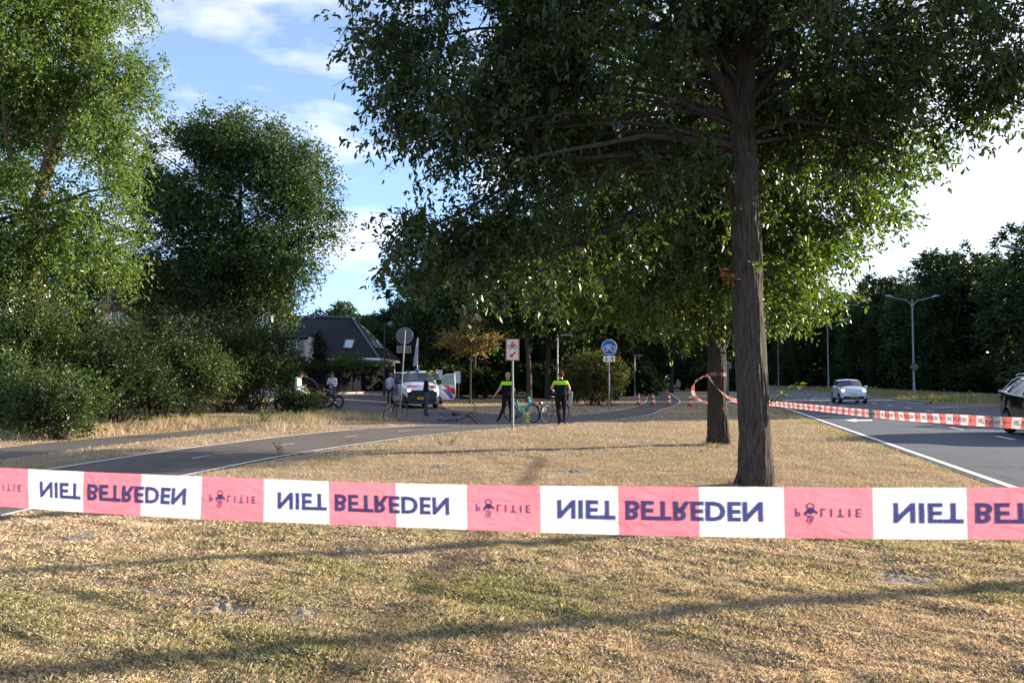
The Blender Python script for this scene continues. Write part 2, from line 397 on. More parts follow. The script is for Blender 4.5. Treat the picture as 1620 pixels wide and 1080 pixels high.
def asphalt(name, c, spk, var=.1, patch=None):
    m, nt, b = nodes_of(name); l = nt.links.new
    t = nt.nodes.new('ShaderNodeTexCoord')
    n = nt.nodes.new('ShaderNodeTexNoise'); n.inputs['Scale'].default_value = 160; n.inputs['Detail'].default_value = 3; l(t.outputs['Object'], n.inputs['Vector'])
    v = nt.nodes.new('ShaderNodeTexNoise'); v.inputs['Scale'].default_value = .7; v.inputs['Detail'].default_value = 7; l(t.outputs['Object'], v.inputs['Vector'])
    c0 = ramp(nt, n.outputs[0], [(.35, tuple(k * .6 for k in c)), (.55, c), (.72, spk)])
    r = nt.nodes.new('ShaderNodeMapRange'); r.inputs['To Min'].default_value = 1 - var * 2; r.inputs['To Max'].default_value = 1 + var * 2; l(v.outputs[0], r.inputs['Value'])
    x = nt.nodes.new('ShaderNodeMix'); x.data_type = 'RGBA'; x.blend_type = 'MULTIPLY'; x.inputs['Factor'].default_value = 1; l(c0, x.inputs['A']); l(r.outputs[0], x.inputs['B'])
    vo = nt.nodes.new('ShaderNodeTexVoronoi'); vo.feature = 'DISTANCE_TO_EDGE'; vo.inputs['Scale'].default_value = .55; dn = nt.nodes.new('ShaderNodeTexNoise'); dn.inputs['Scale'].default_value = 1.5; dn.inputs['Detail'].default_value = 8
    vm = nt.nodes.new('ShaderNodeMix'); vm.data_type = 'RGBA'; vm.inputs['Factor'].default_value = .55; l(t.outputs['Object'], dn.inputs['Vector']); l(t.outputs['Object'], vm.inputs['A']); l(dn.outputs[1], vm.inputs['B']); l(vm.outputs['Result'], vo.inputs['Vector'])
    ck = ramp(nt, vo.outputs['Distance'], [(0, (.45, .45, .45)), (.012, (1, 1, 1))]); x2 = nt.nodes.new('ShaderNodeMix'); x2.data_type = 'RGBA'; x2.blend_type = 'MULTIPLY'; x2.inputs['Factor'].default_value = .8
    l(x.outputs['Result'], x2.inputs['A']); l(ck, x2.inputs['B']); l(x2.outputs['Result'], b.inputs['Base Color']); b.inputs['Roughness'].default_value = .85; b.inputs['Specular IOR Level'].default_value = .3
    bp = nt.nodes.new('ShaderNodeBump'); bp.inputs['Strength'].default_value = .5; bp.inputs['Distance'].default_value = .006
    l(n.outputs[0], bp.inputs['Height']); l(bp.outputs[0], b.inputs['Normal']); return m
M['asphalt_path'] = asphalt('worn red brown asphalt', (.135, .112, .098), (.28, .235, .205))
M['asphalt_road'] = asphalt('road asphalt', (.085, .096, .118), (.165, .185, .215))
M['asphalt_foot'] = asphalt('footpath asphalt', (.11, .10, .09), (.22, .20, .18))
M['asphalt_side'] = asphalt('side road paving', (.095, .078, .078), (.18, .15, .15))
M['kerb'] = mat('concrete kerb', (.30, .29, .27), .9, 0, .15, 5, .3)
strip('bike_path', PN, PF, 8, .012, M['asphalt_path'])
strip('footpath', FT, FB, 5, .007, M['asphalt_foot'])
# side road: triangulated grid clipped to polygon
bm = bmesh.new(); bvs = [bm.verts.new((x, y, 0)) for x, y in interp_line(side_poly + [side_poly[0]], 160)[:-1]]
bm.faces.new(bvs); bmesh.ops.triangulate(bm, faces=bm.faces[:])
for k in range(7):
    lng = [e for e in bm.edges if e.calc_length() > .8]
    if not lng: break
    bmesh.ops.subdivide_edges(bm, edges=lng, cuts=1, use_grid_fill=True); bmesh.ops.triangulate(bm, faces=bm.faces[:])
for v in bm.verts: v.co.z = float(H(v.co.x, v.co.y)) + .008
me = bpy.data.meshes.new('side_road'); bm.to_mesh(me); bm.free(); me.materials.append(M['asphalt_side'])
o = bpy.data.objects.new('side_road', me); COL.objects.link(o); o['kind'] = 'structure'
dd = np.r_[np.arange(-12, 60, 1.5), np.arange(60, 321, 5)]
ec = Ex(np.minimum(dd, 200)) + np.where(dd > 200, (dd - 200) * -.05, 0)
strip('road', np.c_[ec, dd], np.c_[ec + 10, dd], 5, .010, M['asphalt_road'])
strip('far_road', np.c_[ec + 19, dd], np.c_[ec + 26, dd], 3, .010, M['asphalt_road'])
# turning bay in the median
strip('turning_bay', np.c_[ec[32:42] + 10.02, dd[32:42]], np.c_[ec[32:42] + 14.5, dd[32:42]], 2, .012, M['asphalt_foot'])
# median kerbs
def kerb(name, off, d0, d1, w=.15, h=.12):
    mb = MB(); ds = np.arange(d0, d1 + .1, 2.0); vs = []; fs = []
    for d in ds:
        x = float(Ex(d)) + off
        for (a, z) in ((0, -.05), (0, h - .02), (.02, h), (w, h), (w, -.05)): vs.append((x + a, d, z))
    n = 5
    for i in range(len(ds) - 1):
        for k in range(n - 1): fs.append((i * n + k, i * n + k + 1, (i + 1) * n + k + 1, (i + 1) * n + k))
    o = mesh_obj(name, vs, fs, M['kerb']); o['kind'] = 'structure'; return o
kerb('kerb', 10.0, -10, 36); kerb('kerb', 10.0, 50, 190); kerb('kerb', 18.8, -10, 190)

# road markings (one painted layer)
mb = MB()
def line_strip(A, B, off, w, i0=0, i1=None, z=.017):
    d = B - A; d = d / np.linalg.norm(d, axis=1)[:, None]
    P1 = A + d * off; P2 = A + d * (off + w); r = range(i0, i1 or len(A))
    vs = []; fs = []
    for j, i in enumerate(r):
        for p in (P1[i], (P1[i] + P2[i]) / 2, P2[i]): vs.append((p[0], p[1], float(H(p[0], p[1])) + z))
        if j: fs += [((j - 1) * 3, (j - 1) * 3 + 1, j * 3 + 1, j * 3), ((j - 1) * 3 + 1, (j - 1) * 3 + 2, j * 3 + 2, j * 3 + 1)]
    mb.add(vs, fs)
line_strip(PN, PF, .04, .10)
fi = int(np.argmax(PF[:, 1] > 28.2)); fj = int(np.argmax(PF[:, 1] > 35.5))
line_strip(PF, PN, .04, .10, 0, fi); line_strip(PF, PN, .04, .10, fj, None)
CEN = (PN + PF) / 2
for px, py in ((317, 724), (445, 704), (550, 691), (643, 681.7), (735, 676.5), (823, 668)):
    g = G(px, py); i = int(np.argmin((CEN[:, 0] - g.x) ** 2 + (CEN[:, 1] - g.y) ** 2)); i = max(1, min(i, len(CEN) - 3))
    c = CEN[i]; t = CEN[i + 1] - CEN[i - 1]; t /= np.linalg.norm(t); nn = np.array([-t[1], t[0]])
    q = [c - t * .30 - nn * .04, c + t * .30 - nn * .03, c + t * .30 + nn * .03, c - t * .30 + nn * .04]
    mb.add([(a[0], a[1], float(H(a[0], a[1])) + .017) for a in q], [(0, 1, 2, 3)])
mb.build('path_markings', M['mark'])['kind'] = 'structure'
mb = MB()
def road_quad(o0, o1, d0, d1, n=1):
    ds = np.linspace(d0, d1, n + 1); vs = []
    for d in ds: vs += [(float(Ex(d)) + o0, d, .016), (float(Ex(d)) + o1, d, .016)]
    mb.add(vs, [(2 * i, 2 * i + 1, 2 * i + 3, 2 * i + 2) for i in range(n)])
road_quad(.12, .27, -10, 59.5, 1); road_quad(.12, .27, 60, 190, 30)
road_quad(9.6, 9.72, -10, 36, 1); road_quad(9.6, 9.72, 50, 59.5, 1); road_quad(9.6, 9.72, 60, 160, 20)
for off in (3.75, 6.75):
    d = 21.3 - 4.05 * 8 + (off > 5) * 1.2
    while d < 110:
        if d > -8: road_quad(off - .08, off + .08, d - .65, d + .65)
        d += 4.05
# lane arrow, shaft along the lane and a blade bending left
def apx(px, py): g = G(px, py); return (g.x, g.y, .016)
mb.add([apx(1336, 665.2), (apx(1356, 662.2)), apx(1352, 664.0), apx(1381, 664.2), apx(1379, 666.2), apx(1353, 666.4), apx(1357, 668.4)], [(0, 1, 2, 5, 6), (2, 3, 4, 5)])
for px, py in ((1297, 629.5), (1215, 634)):
    g = G(px, py); mb.add([(g.x - .7, g.y - .5, .016), (g.x + .9, g.y - .4, .016), (g.x + .9, g.y + .5, .016), (g.x - .7, g.y + .4, .016)], [(0, 1, 2, 3)])
mb.build('road_markings', M['mark'])['kind'] = 'structure'

# ---------------------------------------------------------------- grass
RX, RY = np.arange(-26, 26, .1), np.arange(0, 62, .1)
_gx, _gy = np.meshgrid(RX, RY); RAST = paved(_gx, _gy, .35)
def ground_z(X, Y):
    X = np.asarray(X, float); Y = np.asarray(Y, float); fade = sm((40 - Y) / 12) * sm((9 + .236 * Y - X) / 3)
    i = np.clip(((X + 26) / .1 + .5).astype(int), 0, len(RX) - 1); j = np.clip((Y / .1 + .5).astype(int), 0, len(RY) - 1)
    return H(X, Y) + bumps(X, Y) * fade * (~RAST[j, i])
def fbm(x, y, s):
    return np.sin(x * s + 1.9 * np.sin(y * s * .7 + 1)) * np.sin(y * s * 1.1 + 1.7 * np.sin(x * s * .6)) + .5 * np.sin(x * s * 2.3 + y * s * 1.9 + 2 * np.sin(y * s * 1.4))
SAND = [(110, 858, .30), (352, 968, .20), (545, 874, .16), (1425, 917, .26), (240, 942, .14), (485, 975, .16), (905, 748, .28), (700, 742, .3), (1115, 716, .3), (1035, 868, .10)]
SANDG = [(G(a, b), r) for a, b, r in SAND]
def scatter(y0, y1, n, margin=1.08, xlo=None, xhi=None):
    u = rng.random(n); y = np.sqrt(y0 * y0 + u * (y1 * y1 - y0 * y0))
    x = (rng.random(n) * 2 - 1) * .6429 * y * margin
    k = ~paved(x, y, .02)
    k &= ~((x > Ex(y) + 10) & (x < Ex(y) + 10.2)) & (x < Ex(y) + 10)
    for g, r in SANDG: 
        q = np.hypot(x - g.x, (y - g.y)) < r * (.35 + .8 * rng.random(n)) * (1 + .35 * np.sin(3 * np.arctan2(y - g.y, x - g.x) + g.x * 5)); k &= ~q
    return x[k], y[k]
def blades(name, x, y, hgt, wid, lean, m, kind='stuff', zoff=0.0, seg2=False, z=None):
    n = len(x); z = ground_z(x, y) - .004 + zoff if z is None else z
    hgt = hgt * (1 + .45 * fbm(x * 1.0, y, 3.1) * .7 + .35 * fbm(x + 3, y + 9, 9.0) * .7).clip(.35, 2.2)
    a = rng.random(n) * 2 * np.pi; h = hgt * (.5 + rng.random(n)); ln = lean * (.2 + rng.random(n) * 1.2)
    fa = rng.random(n) * 2 * np.pi
    wx, wy = np.cos(fa) * wid / 2, np.sin(fa) * wid / 2
    dx, dy = np.cos(a) * ln * h, np.sin(a) * ln * h
    if not seg2:
        v = np.empty((n, 3, 3)); v[:, 0] = np.c_[x - wx, y - wy, z]; v[:, 1] = np.c_[x + wx, y + wy, z]; v[:, 2] = np.c_[x + dx, y + dy, z + h * np.sqrt(np.maximum(.08, 1 - (ln * .8) ** 2))]
        f = np.arange(n * 3).reshape(n, 3)
        return np_mesh(name, v.reshape(-1, 3), f, m)
    v = np.empty((n, 4, 3)); zz = h * np.sqrt(np.maximum(.08, 1 - (ln * .8) ** 2))
    v[:, 0] = np.c_[x - wx, y - wy, z]; v[:, 1] = np.c_[x + wx, y + wy, z]
    v[:, 2] = np.c_[x + dx * 1.2, y + dy * 1.2, z + zz * .85]; v[:, 3] = np.c_[x + dx * .35 - wx, y + dy * .35 - wy, z + zz * .6]
    return np_mesh(name, v.reshape(-1, 3), np.arange(n * 4).reshape(n, 4), m)
def green_mask(x, y):
    g = fbm(x, y, .75) * .4 + fbm(x + 7, y - 3, 2.1) * .33 + .62 * sm((2.8 - x) / 5) * sm((11 - y) / 5)
    return g + .6 * rng.standard_normal(len(x)) > .93
for (y0, y1, n, h, w) in ((3.4, 6.2, 340000, .032, .0017), (6.2, 9.5, 260000, .034, .0027), (9.5, 16, 200000, .040, .006), (16, 30, 150000, .05, .012), (30, 60, 60000, .07, .03)):
    x, y = scatter(y0, y1, n); thin = fbm(x - 3, y + 5, 1.6) + .5 * rng.standard_normal(len(x)) > -1.25; x, y = x[thin], y[thin]
    g = green_mask(x, y)
    o = blades('dry_grass', x[~g], y[~g], h, w, .85, M['grass_dry'], seg2=y0 < 9); tag(o, kind='stuff')
    o = blades('green_grass', x[g], y[g], h * 1.15, w * 1.1, .7, M['grass_green'], seg2=y0 < 9); tag(o, kind='stuff')
# long grass on verges: under the bushes, along the footpath, along the road edge, on the median
def along(pts, n, spread):
    p = np.array(pts); s = np.r_[0, np.cumsum(np.hypot(*np.diff(p, axis=0).T))]; q = rng.random(n) * s[-1]
    return np.interp(q, s, p[:, 0]) + rng.standard_normal(n) * spread, np.interp(q, s, p[:, 1]) + rng.standard_normal(n) * spread
vl = [G(0, 694), G(80, 692), G(180, 684), G(260, 672), (G(330, 664)), G(420, 661), G(520, 661), G(600, 664.5)]
x, y = along([(v.x, v.y) for v in vl], 15000, .55); k = ~paved(x, y, .05); x, y = x[k], y[k]
tag(blades('tall_dry_grass', x, y, .20, .016, .6, M['grass_dry']), kind='stuff')
x, y = along([(v.x, v.y + .8) for v in vl], 5000, .5); k = ~paved(x, y, .05); x, y = x[k], y[k]
tag(blades('tall_green_grass', x, y, .24, .018, .5, M['grass_green']), kind='stuff')
yy = rng.random(9000) * 36 + 7; xx = Ex(yy) - .12 - np.abs(rng.standard_normal(9000)) * .45; k = fbm(xx, yy, .9) > -.2; xx, yy = xx[k], yy[k]
tag(blades('verge_grass', xx, yy, .07, .012, .7, M['grass_green']), kind='stuff')
yy = rng.random(26000) * 90 + 36; xx = Ex(yy) + 10.3 + rng.random(26000) * 8.4; k = ~((yy < 50.5) & (xx < Ex(yy) + 14.6)); xx, yy = xx[k], yy[k]
tag(blades('median_grass', xx, yy, .30, .06, .6, M['grass_green']), kind='stuff')

# bare sandy patches thrown up in the lawn
M['sand'] = mat('grey sandy soil', (.25, .205, .155), 1, 0, .6, 22, 1.0, 60)
names = ['wide grey bare patch of sand at the left of the lawn below the near tape', 'dug up mound of grey sand in the lawn left of centre, lower photo', 'small scraped sand patch in a thin dark shadow line', 'rough grey sand patch in the right part of the near lawn', 'small flat sand patch left of the dug up mound', 'faint sandy patch right of the dug up mound', 'faint sand patch in the lawn beyond the near tape', 'faint sand patch beyond the tape left of the white sign', 'grey patch of soil at the foot of the second oak', 'tiny sand patch just under the near tape']
for (g, r), lb in zip(SANDG, names):
    vs = []; fs = []; n = 40; rings = 14
    for i in range(rings + 1):
        for k in range(n):
            a = 2 * math.pi * k / n; rr = r * i / rings * (1 + .3 * math.sin(3 * a + g.x * 5) + .15 * math.sin(5 * a + g.y))
            x = g.x + math.cos(a) * rr * 1.25; y = g.y + math.sin(a) * rr
            z = float(ground_z(np.array([x]), np.array([y]))[0]) + .02 * (1 - (i / rings) ** 2) * max(.0, .45 + 1.5 * mnoise.noise(Vector((x * 16, y * 16, 0))) + .7 * mnoise.noise(Vector((x * 41, y * 41, 3)))) - .012 * (i == rings)
            vs.append((x, y, z))
    for i in range(rings):
        for k in range(n): fs.append((i * n + k, i * n + (k + 1) % n, (i + 1) * n + (k + 1) % n, (i + 1) * n + k))
    tag(mesh_obj('sand_patch', vs, fs, M['sand'], smooth=True), lb, 'sand patch', 'bare sandy patches in the lawn')

# litter and small weeds strewn over the lawn
x, y = scatter(3.6, 24, 420)
M['litter'] = leaf_mat('brown leaf litter', [(0, (.16, .08, .04)), (.6, (.30, .17, .08)), (1, (.42, .26, .13))], .2, .2, (1.2, 1.0, .7))
def flat_leaves(name, x, y, size, m):
    n = len(x); z = ground_z(x, y) + .012 + .012 * rng.random(n); a = rng.random(n) * 6.28; s = size * (.5 + rng.random(n)); v = np.empty((n, 4, 3)); c, q = np.cos(a), np.sin(a)
    for k, (u, w, h) in enumerate(((-.5, 0, 0), (0, .28, .16), (.5, 0, .05), (0, -.28, .20))): v[:, k] = np.c_[x + (c * u - q * w) * s, y + (q * u + c * w) * s, z + h * s]
    return np_mesh(name, v.reshape(-1, 3), np.arange(n * 4).reshape(n, 4), m)
tag(flat_leaves('leaf_litter', x, y, .05, M['litter']), kind='stuff')
x, y = scatter(3.6, 20, 150); X_ = np.repeat(x, 26) + rng.standard_normal(len(x) * 26) * .035; Y_ = np.repeat(y, 26) + rng.standard_normal(len(x) * 26) * .035
M['weed_green'] = leaf_mat('small weed green', [(0, (.06, .10, .025)), (1, (.14, .19, .05))], .3, .3, (1.4, 1.5, .6))
tag(blades('small_weeds', X_, Y_, .034, .010, .95, M['weed_green']), kind='stuff')
for tx, ty in ((3.58, 11.72), (4.88, 18.75)):
    a = rng.random(1500) * 6.28; r = .27 + np.abs(rng.standard_normal(1500)) * .09; tag(blades('trunk_grass', tx + np.cos(a) * r, ty + np.sin(a) * r, .07, .006, .6, M['grass_dry']), kind='stuff')
# ---------------------------------------------------------------- trees and bushes
def leaf_cloud(name, C, T, size, m, parent, asp=.5, rg=None, fold=.18):
    """one kite-shaped leaf per row: C base, T pointing direction"""
    rg = rg or rng; n = len(C)
    T = T / (np.linalg.norm(T, axis=1)[:, None] + 1e-9)
    q = rg.standard_normal((n, 3)); Wd = np.cross(T, q); Wd /= (np.linalg.norm(Wd, axis=1)[:, None] + 1e-9)
    N = np.cross(Wd, T); s = size * (.65 + .7 * rg.random(n))[:, None]
    if asp < 0:      # fuller six-cornered leaf with a drooping tip
        a = -asp; v = np.empty((n, 6, 3)); dz = np.array([0, 0, -1.0])
        v[:, 0] = C
        for k, (t, w_) in enumerate(((.30, .36), (.68, .46))):
            v[:, 1 + k] = C + T * s * t + Wd * s * a * w_ + N * s * fold * .6 + dz * s * t * t * .15; v[:, 5 - k] = C + T * s * t - Wd * s * a * w_ + N * s * fold * .6 + dz * s * t * t * .15
        v[:, 3] = C + T * s + dz * s * .22
        return np_mesh(name, v.reshape(-1, 3), np.arange(n * 6).reshape(n, 6), m, parent)
    v = np.empty((n, 4, 3))
    v[:, 0] = C; v[:, 1] = C + T * s * .45 + Wd * s * asp * .5 + N * s * fold
    v[:, 2] = C + T * s; v[:, 3] = C + T * s * .45 - Wd * s * asp * .5 + N * s * fold
    return np_mesh(name, v.reshape(-1, 3), np.arange(n * 4).reshape(n, 4), m, parent)
def clumps(blobs, n, rg, shell=.5, gap=-.25, gs=.35):
    b = np.array(blobs, float); vol = b[:, 3] * b[:, 4] * b[:, 5]; p = vol ** .8 / (vol ** .8).sum()
    out = []; tries = 0
    while len(out) < n and tries < 60:
        tries += 1
        k = rg.choice(len(b), n, p=p); d = rg.standard_normal((n, 3)); d /= np.linalg.norm(d, axis=1)[:, None]
        r = shell + (1 - shell) * rg.random(n) ** .6
        r = np.where(rg.random(n) < .25, rg.random(n) ** .5, r)
        c = b[k, :3] + d * r[:, None] * b[k, 3:]
        for q in range(n):
            if mnoise.noise(Vector(c[q] * gs)) > gap: out.append(np.r_[c[q], b[k[q], :3]])
            if len(out) >= n: break
    return np.array(out)
def foliage(name, blobs, ncl, per, size, m, parent, seed, spray=.45, droop=.25, asp=.5, shell=.5, gap=-.25, gs=.35, wind=(0, 0, 0), ros=0, clear=None):
    rg = np.random.default_rng(seed); c = clumps(blobs, ncl, rg, shell, gap, gs)
    if clear is not None: c = c[~np.array([clear(q) for q in c])]
    cen = c[:, :3]; out = cen - c[:, 3:]; out /= np.linalg.norm(out, axis=1)[:, None] + 1e-6
    n = len(cen) * per; tw = 4
    # each clump: tw twigs; leaves strung along the twigs
    td = out[:, None, :] * .7 + rg.standard_normal((len(cen), tw, 3)) * .75; td[..., 2] -= droop; td += np.array(wind)
    td /= np.linalg.norm(td, axis=2)[..., None]
    ti = rg.integers(0, tw, (len(cen), per)); D = td[np.arange(len(cen))[:, None], ti]
    t = rg.random((len(cen), per, 1)) * 2 - .7
    if ros: t = np.floor((t + .7) * ros / 2) * 2 / ros - .6
    P = cen[:, None, :] + D * t * spray + rg.standard_normal((len(cen), per, 3)) * spray * (.05 if ros else .16)
    P[..., 2] -= droop * spray * np.abs(t[..., 0]) ** 2 * .5
    T = D * (1 if not ros else .6) + rg.standard_normal((len(cen), per, 3)) * .8; T[..., 2] -= droop * .8
    return leaf_cloud(name, P.reshape(-1, 3), T.reshape(-1, 3), size, m, parent, asp, rg), cen, td
def limb_to(mb, a, ra, b, rb, seg=6, sag=.12, rnd=random, mi=0):
    a = Vector(a); b = Vector(b); d = b - a; k = d.length
    pts = []; rad = []
    n = 6
    off = Vector((rnd.uniform(-1, 1), rnd.uniform(-1, 1), rnd.uniform(.2, 1))) * k * sag
    for i in range(n + 1):
        t = i / n; p = a.lerp(b, t) + off * math.sin(math.pi * t) + Vector((rnd.uniform(-1, 1), rnd.uniform(-1, 1), rnd.uniform(-1, 1))) * k * .012 * (0 < i < n)
        pts.append(p); rad.append(ra * (1 - t) ** .8 + rb * (1 - (1 - t) ** .8))
    mb.tube(pts, rad, seg, mi, cap=False)
def make_tree(name, label, loc, trunk, blobs, ncl, per, size, leafm, barkm, seed, limbs=30, twigs=0, group=None, cat='tree', limb_r=.07, extra=None, rz=0, **kw):
    """trunk: list of (x,y,z,r) in local coordinates"""
    root = empty(name, loc, rz, label, cat, group); rnd = random.Random(seed)
    cr_, cen, td = foliage('crown', blobs, ncl, per, size, leafm, root, seed, **kw)
    mb = MB(); big = trunk[0][3] > .2
    tp = [Vector(t[:3]) for t in trunk]
    # dense trunk with ridged outline
    N = 60 if extra == 'fine' else 14; sg = 72 if extra == 'fine' else 14
    s = [0]
    for i in range(1, len(tp)): s.append(s[-1] + (tp[i] - tp[i - 1]).length)
    q = np.linspace(0, s[-1], N * (2 if extra == 'fine' else 1)); X = [np.interp(q, s, [t[k] for t in trunk]) for k in range(4)]
    def disp(p, an, i):
        if extra == 'fine':
            w = an + .25 * mnoise.noise(Vector((p.z * 1.2, an, 0)))
            rdg = abs(mnoise.noise(Vector((math.cos(w) * 5.5, math.sin(w) * 5.5, p.z * 1.1 + seed))))
            f2 = abs(mnoise.noise(Vector((math.cos(w) * 11, math.sin(w) * 11, p.z * 4 + seed))))
            flare = .12 * math.exp(-max(p.z, 0) / .20) * (.55 + .5 * math.sin(an * 5 + seed + .8 * math.sin(an * 2)))
            return .026 * (rdg * 2 - .6) + .010 * f2 + flare * .55 + .02 * mnoise.noise(Vector((math.cos(an), math.sin(an), p.z * .8)))
        return X[3][i] * .12 * mnoise.noise(Vector((math.cos(an) * 2, math.sin(an) * 2, p.z * .9 + seed))) + X[3][0] * .35 * math.exp(-max(p.z, 0) / .25) * .5
    mb.tube([Vector((X[0][i], X[1][i], X[2][i])) for i in range(len(q))], list(X[3]), sg, 0, True, disp)
    ks = rnd.sample(range(len(cen)), min(limbs, len(cen)))
    zt = np.array([t[2] for t in trunk]); ztop = zt[-1]
    for k in ks:
        c = Vector(cen[k]); z0 = rnd.uniform(trunk[-1][2] * .58, trunk[-1][2] * .97) if extra == 'fine' else min(ztop, max(trunk[-1][2] * .45, c.z - .45 * math.hypot(c.x, c.y) - .3))
        z0 = min(z0, ztop, max(c.z - .2, trunk[-1][2] * .56)); a = Vector((np.interp(z0, zt, [t[0] for t in trunk]), np.interp(z0, zt, [t[1] for t in trunk]), z0))
        limb_to(mb, a, limb_r * rnd.uniform(.6, 1.1), c, .012, 5, .1, rnd)
    for k in rnd.sample(range(len(cen)), min(twigs, len(cen))):
        for j in range(3):
            c = Vector(cen[k]); d = Vector(td[k][j]); mb.tube([c - d * .35, c + d * .15, c + d * .6], [.008, .006, .003], 3, 0, False)
    mb.build('trunk', barkm, root, smooth=True)
    return root

# first oak, near, right of centre
d1 = 11.7
T1 = G(1197, 769); L1 = (T1.x, T1.y, 0)
def loc1(px, py, d=d1, dy=0): w = W(px, py, d); return (w.x - T1.x, w.y - T1.y, w.z)
tr1 = [(*loc1(1198, 772)[:2], -.1, .26), (*loc1(1197, 745), .245), (*loc1(1192, 650), .225), (*loc1(1187, 540), .215), (*loc1(1183, 440), .21), (*loc1(1178, 300), .195), (*loc1(1172, 200), .185), (*loc1(1180, 110), .14), (*loc1(1190, 0), .11), (.1, .1, 9.0, .05)]
tr1 = [(a, b if i else 0, c, r) for i, (a, b, c, r) in enumerate(tr1)]
def B(px, py, d, rx, ry, rz, o=T1): w = W(px, py, d); return (w.x - o.x, w.y - o.y, w.z, rx, ry, rz)
blobs1 = [B(655, 300, 11.2, .75, 1.0, .8), B(660, 380, 11.2, .5, .8, .45), B(700, 400, 11.2, .7, .9, .5), B(760, 400, 11.8, .9, 1.2, .55), B(860, 400, 12.4, 1.2, 1.3, .6), B(1090, -60, 11.7, 4.3, 4.0, 2.9), B(760, 30, 11.4, 1.9, 2.2, 2.1), B(860, 190, 11.2, 2.5, 2.2, 1.5), B(720, 260, 11.2, 1.35, 1.6, 1.35), B(770, 330, 11.3, 1.3, 1.5, .85),
          B(680, 120, 11.2, .95, 1.3, 1.2), B(1030, 230, 12.2, 2.3, 2.2, 1.1), B(1350, 90, 12.2, 2.6, 2.6, 1.6), B(1500, 130, 12.0, 1.15, 1.8, .75), B(1300, 200, 12.6, 1.7, 1.9, 1.0), B(950, 330, 12.6, 1.5, 1.5, .8),
          B(1120, -200, 11.7, 3.6, 3.6, 2.8), B(1560, -30, 12, 1.8, 2.2, 1.3), B(1600, 60, 11.5, .8, 1.4, .9)]
oak1 = make_tree('oak_tree', 'near oak with the thickest ridged trunk and a forked crown, just beyond the lettered tape', L1, tr1, blobs1, 2100, 92, .092, M['oak_leaf'], M['bark_oak'], 11, limbs=42, twigs=900, group='oaks along the grass strip', extra='fine', spray=.50, droop=.3, asp=-.42, shell=.30, gap=-.09, gs=.8, limb_r=.05, ros=6, clear=lambda q: -1.7 < q[1] < .3 and -1.0 < q[0] < .15 and 4.8 < q[2] < 6.6)
# the visible fork limbs of the first oak
mb = MB()
for pts, r0, r1 in ([[(1170, 205), (1150, 150), (1125, 110), (1095, 55), (1060, 5)], .12, .05], [[(1165, 190), (1120, 175), (1050, 178), (960, 190), (850, 215)], .055, .02], [[(1150, 150), (1110, 132), (1060, 122), (990, 90)], .055, .025],
                    [[(1176, 170), (1230, 110), (1310, 70), (1420, 60), (1500, 90)], .07, .02], [[(1174, 215), (1250, 190), (1330, 200), (1400, 230)], .05, .015]):
    n = len(pts); mb.tube([loc1(x, y, d1 - .12 * i) for i, (x, y) in enumerate(pts)], [r0 + (r1 - r0) * i / (n - 1) for i in range(n)], 10, 0, False)
mb.build('limb', M['bark_red'], oak1, True)
# broken branch stub and dead leaves on the trunk
stub = MB(); a = loc1(1203, 655, 11.55); b = loc1(1214, 652, 11.5); stub.tube([a, b], [.03, .015], 6); stub.build('branch_stub', M['bark_oak'], oak1)
def spray_leaves(name, base, pts, n, size, m, parent, seed, sp=.05, asp=.4):
    rg = np.random.default_rng(seed); p = np.array([tuple(q) for q in pts]); s = np.linspace(0, 1, len(p)); t = rg.random(n)
    C = np.c_[[np.interp(t, s, p[:, k]) for k in range(3)]].T; T = (p[-1] - p[0])[None, :] * .6 + rg.standard_normal((n, 3)) * .35 * np.linalg.norm(p[-1] - p[0])
    return leaf_cloud(name, C + rg.standard_normal((n, 3)) * sp * .3, T, size, m, parent, asp, rg)
shp = [loc1(1216, 636, 11.6), loc1(1228, 633, 11.6), loc1(1240, 624, 11.6), loc1(1252, 613, 11.6), loc1(1264, 608, 11.6)]
mb = MB(); mb.tube(shp, [.006, .005, .004, .003, .002], 5); mb.build('twig', M['weed_leaf'], oak1)
spray_leaves('shoot_leaves', None, shp, 26, .10, M['weed_leaf'], oak1, 5)
spray_leaves('dead_leaves', None, [loc1(1138, 430, 11.5), loc1(1150, 438, 11.5), loc1(1160, 442, 11.5)], 26, .11, M['dead_leaf'], oak1, 6, .1)
spray_leaves('side_leaves', None, [loc1(1186, 412, 11.45), loc1(1196, 424, 11.4), loc1(1203, 418, 11.4)], 20, .09, M['weed_leaf'], oak1, 7, .1)
spray_leaves('upper_side_leaves', None, [loc1(1176, 210, 11.4), loc1(1186, 200, 11.4), loc1(1192, 190, 11.4)], 16, .12, M['oak_leaf_2'], oak1, 8, .1)

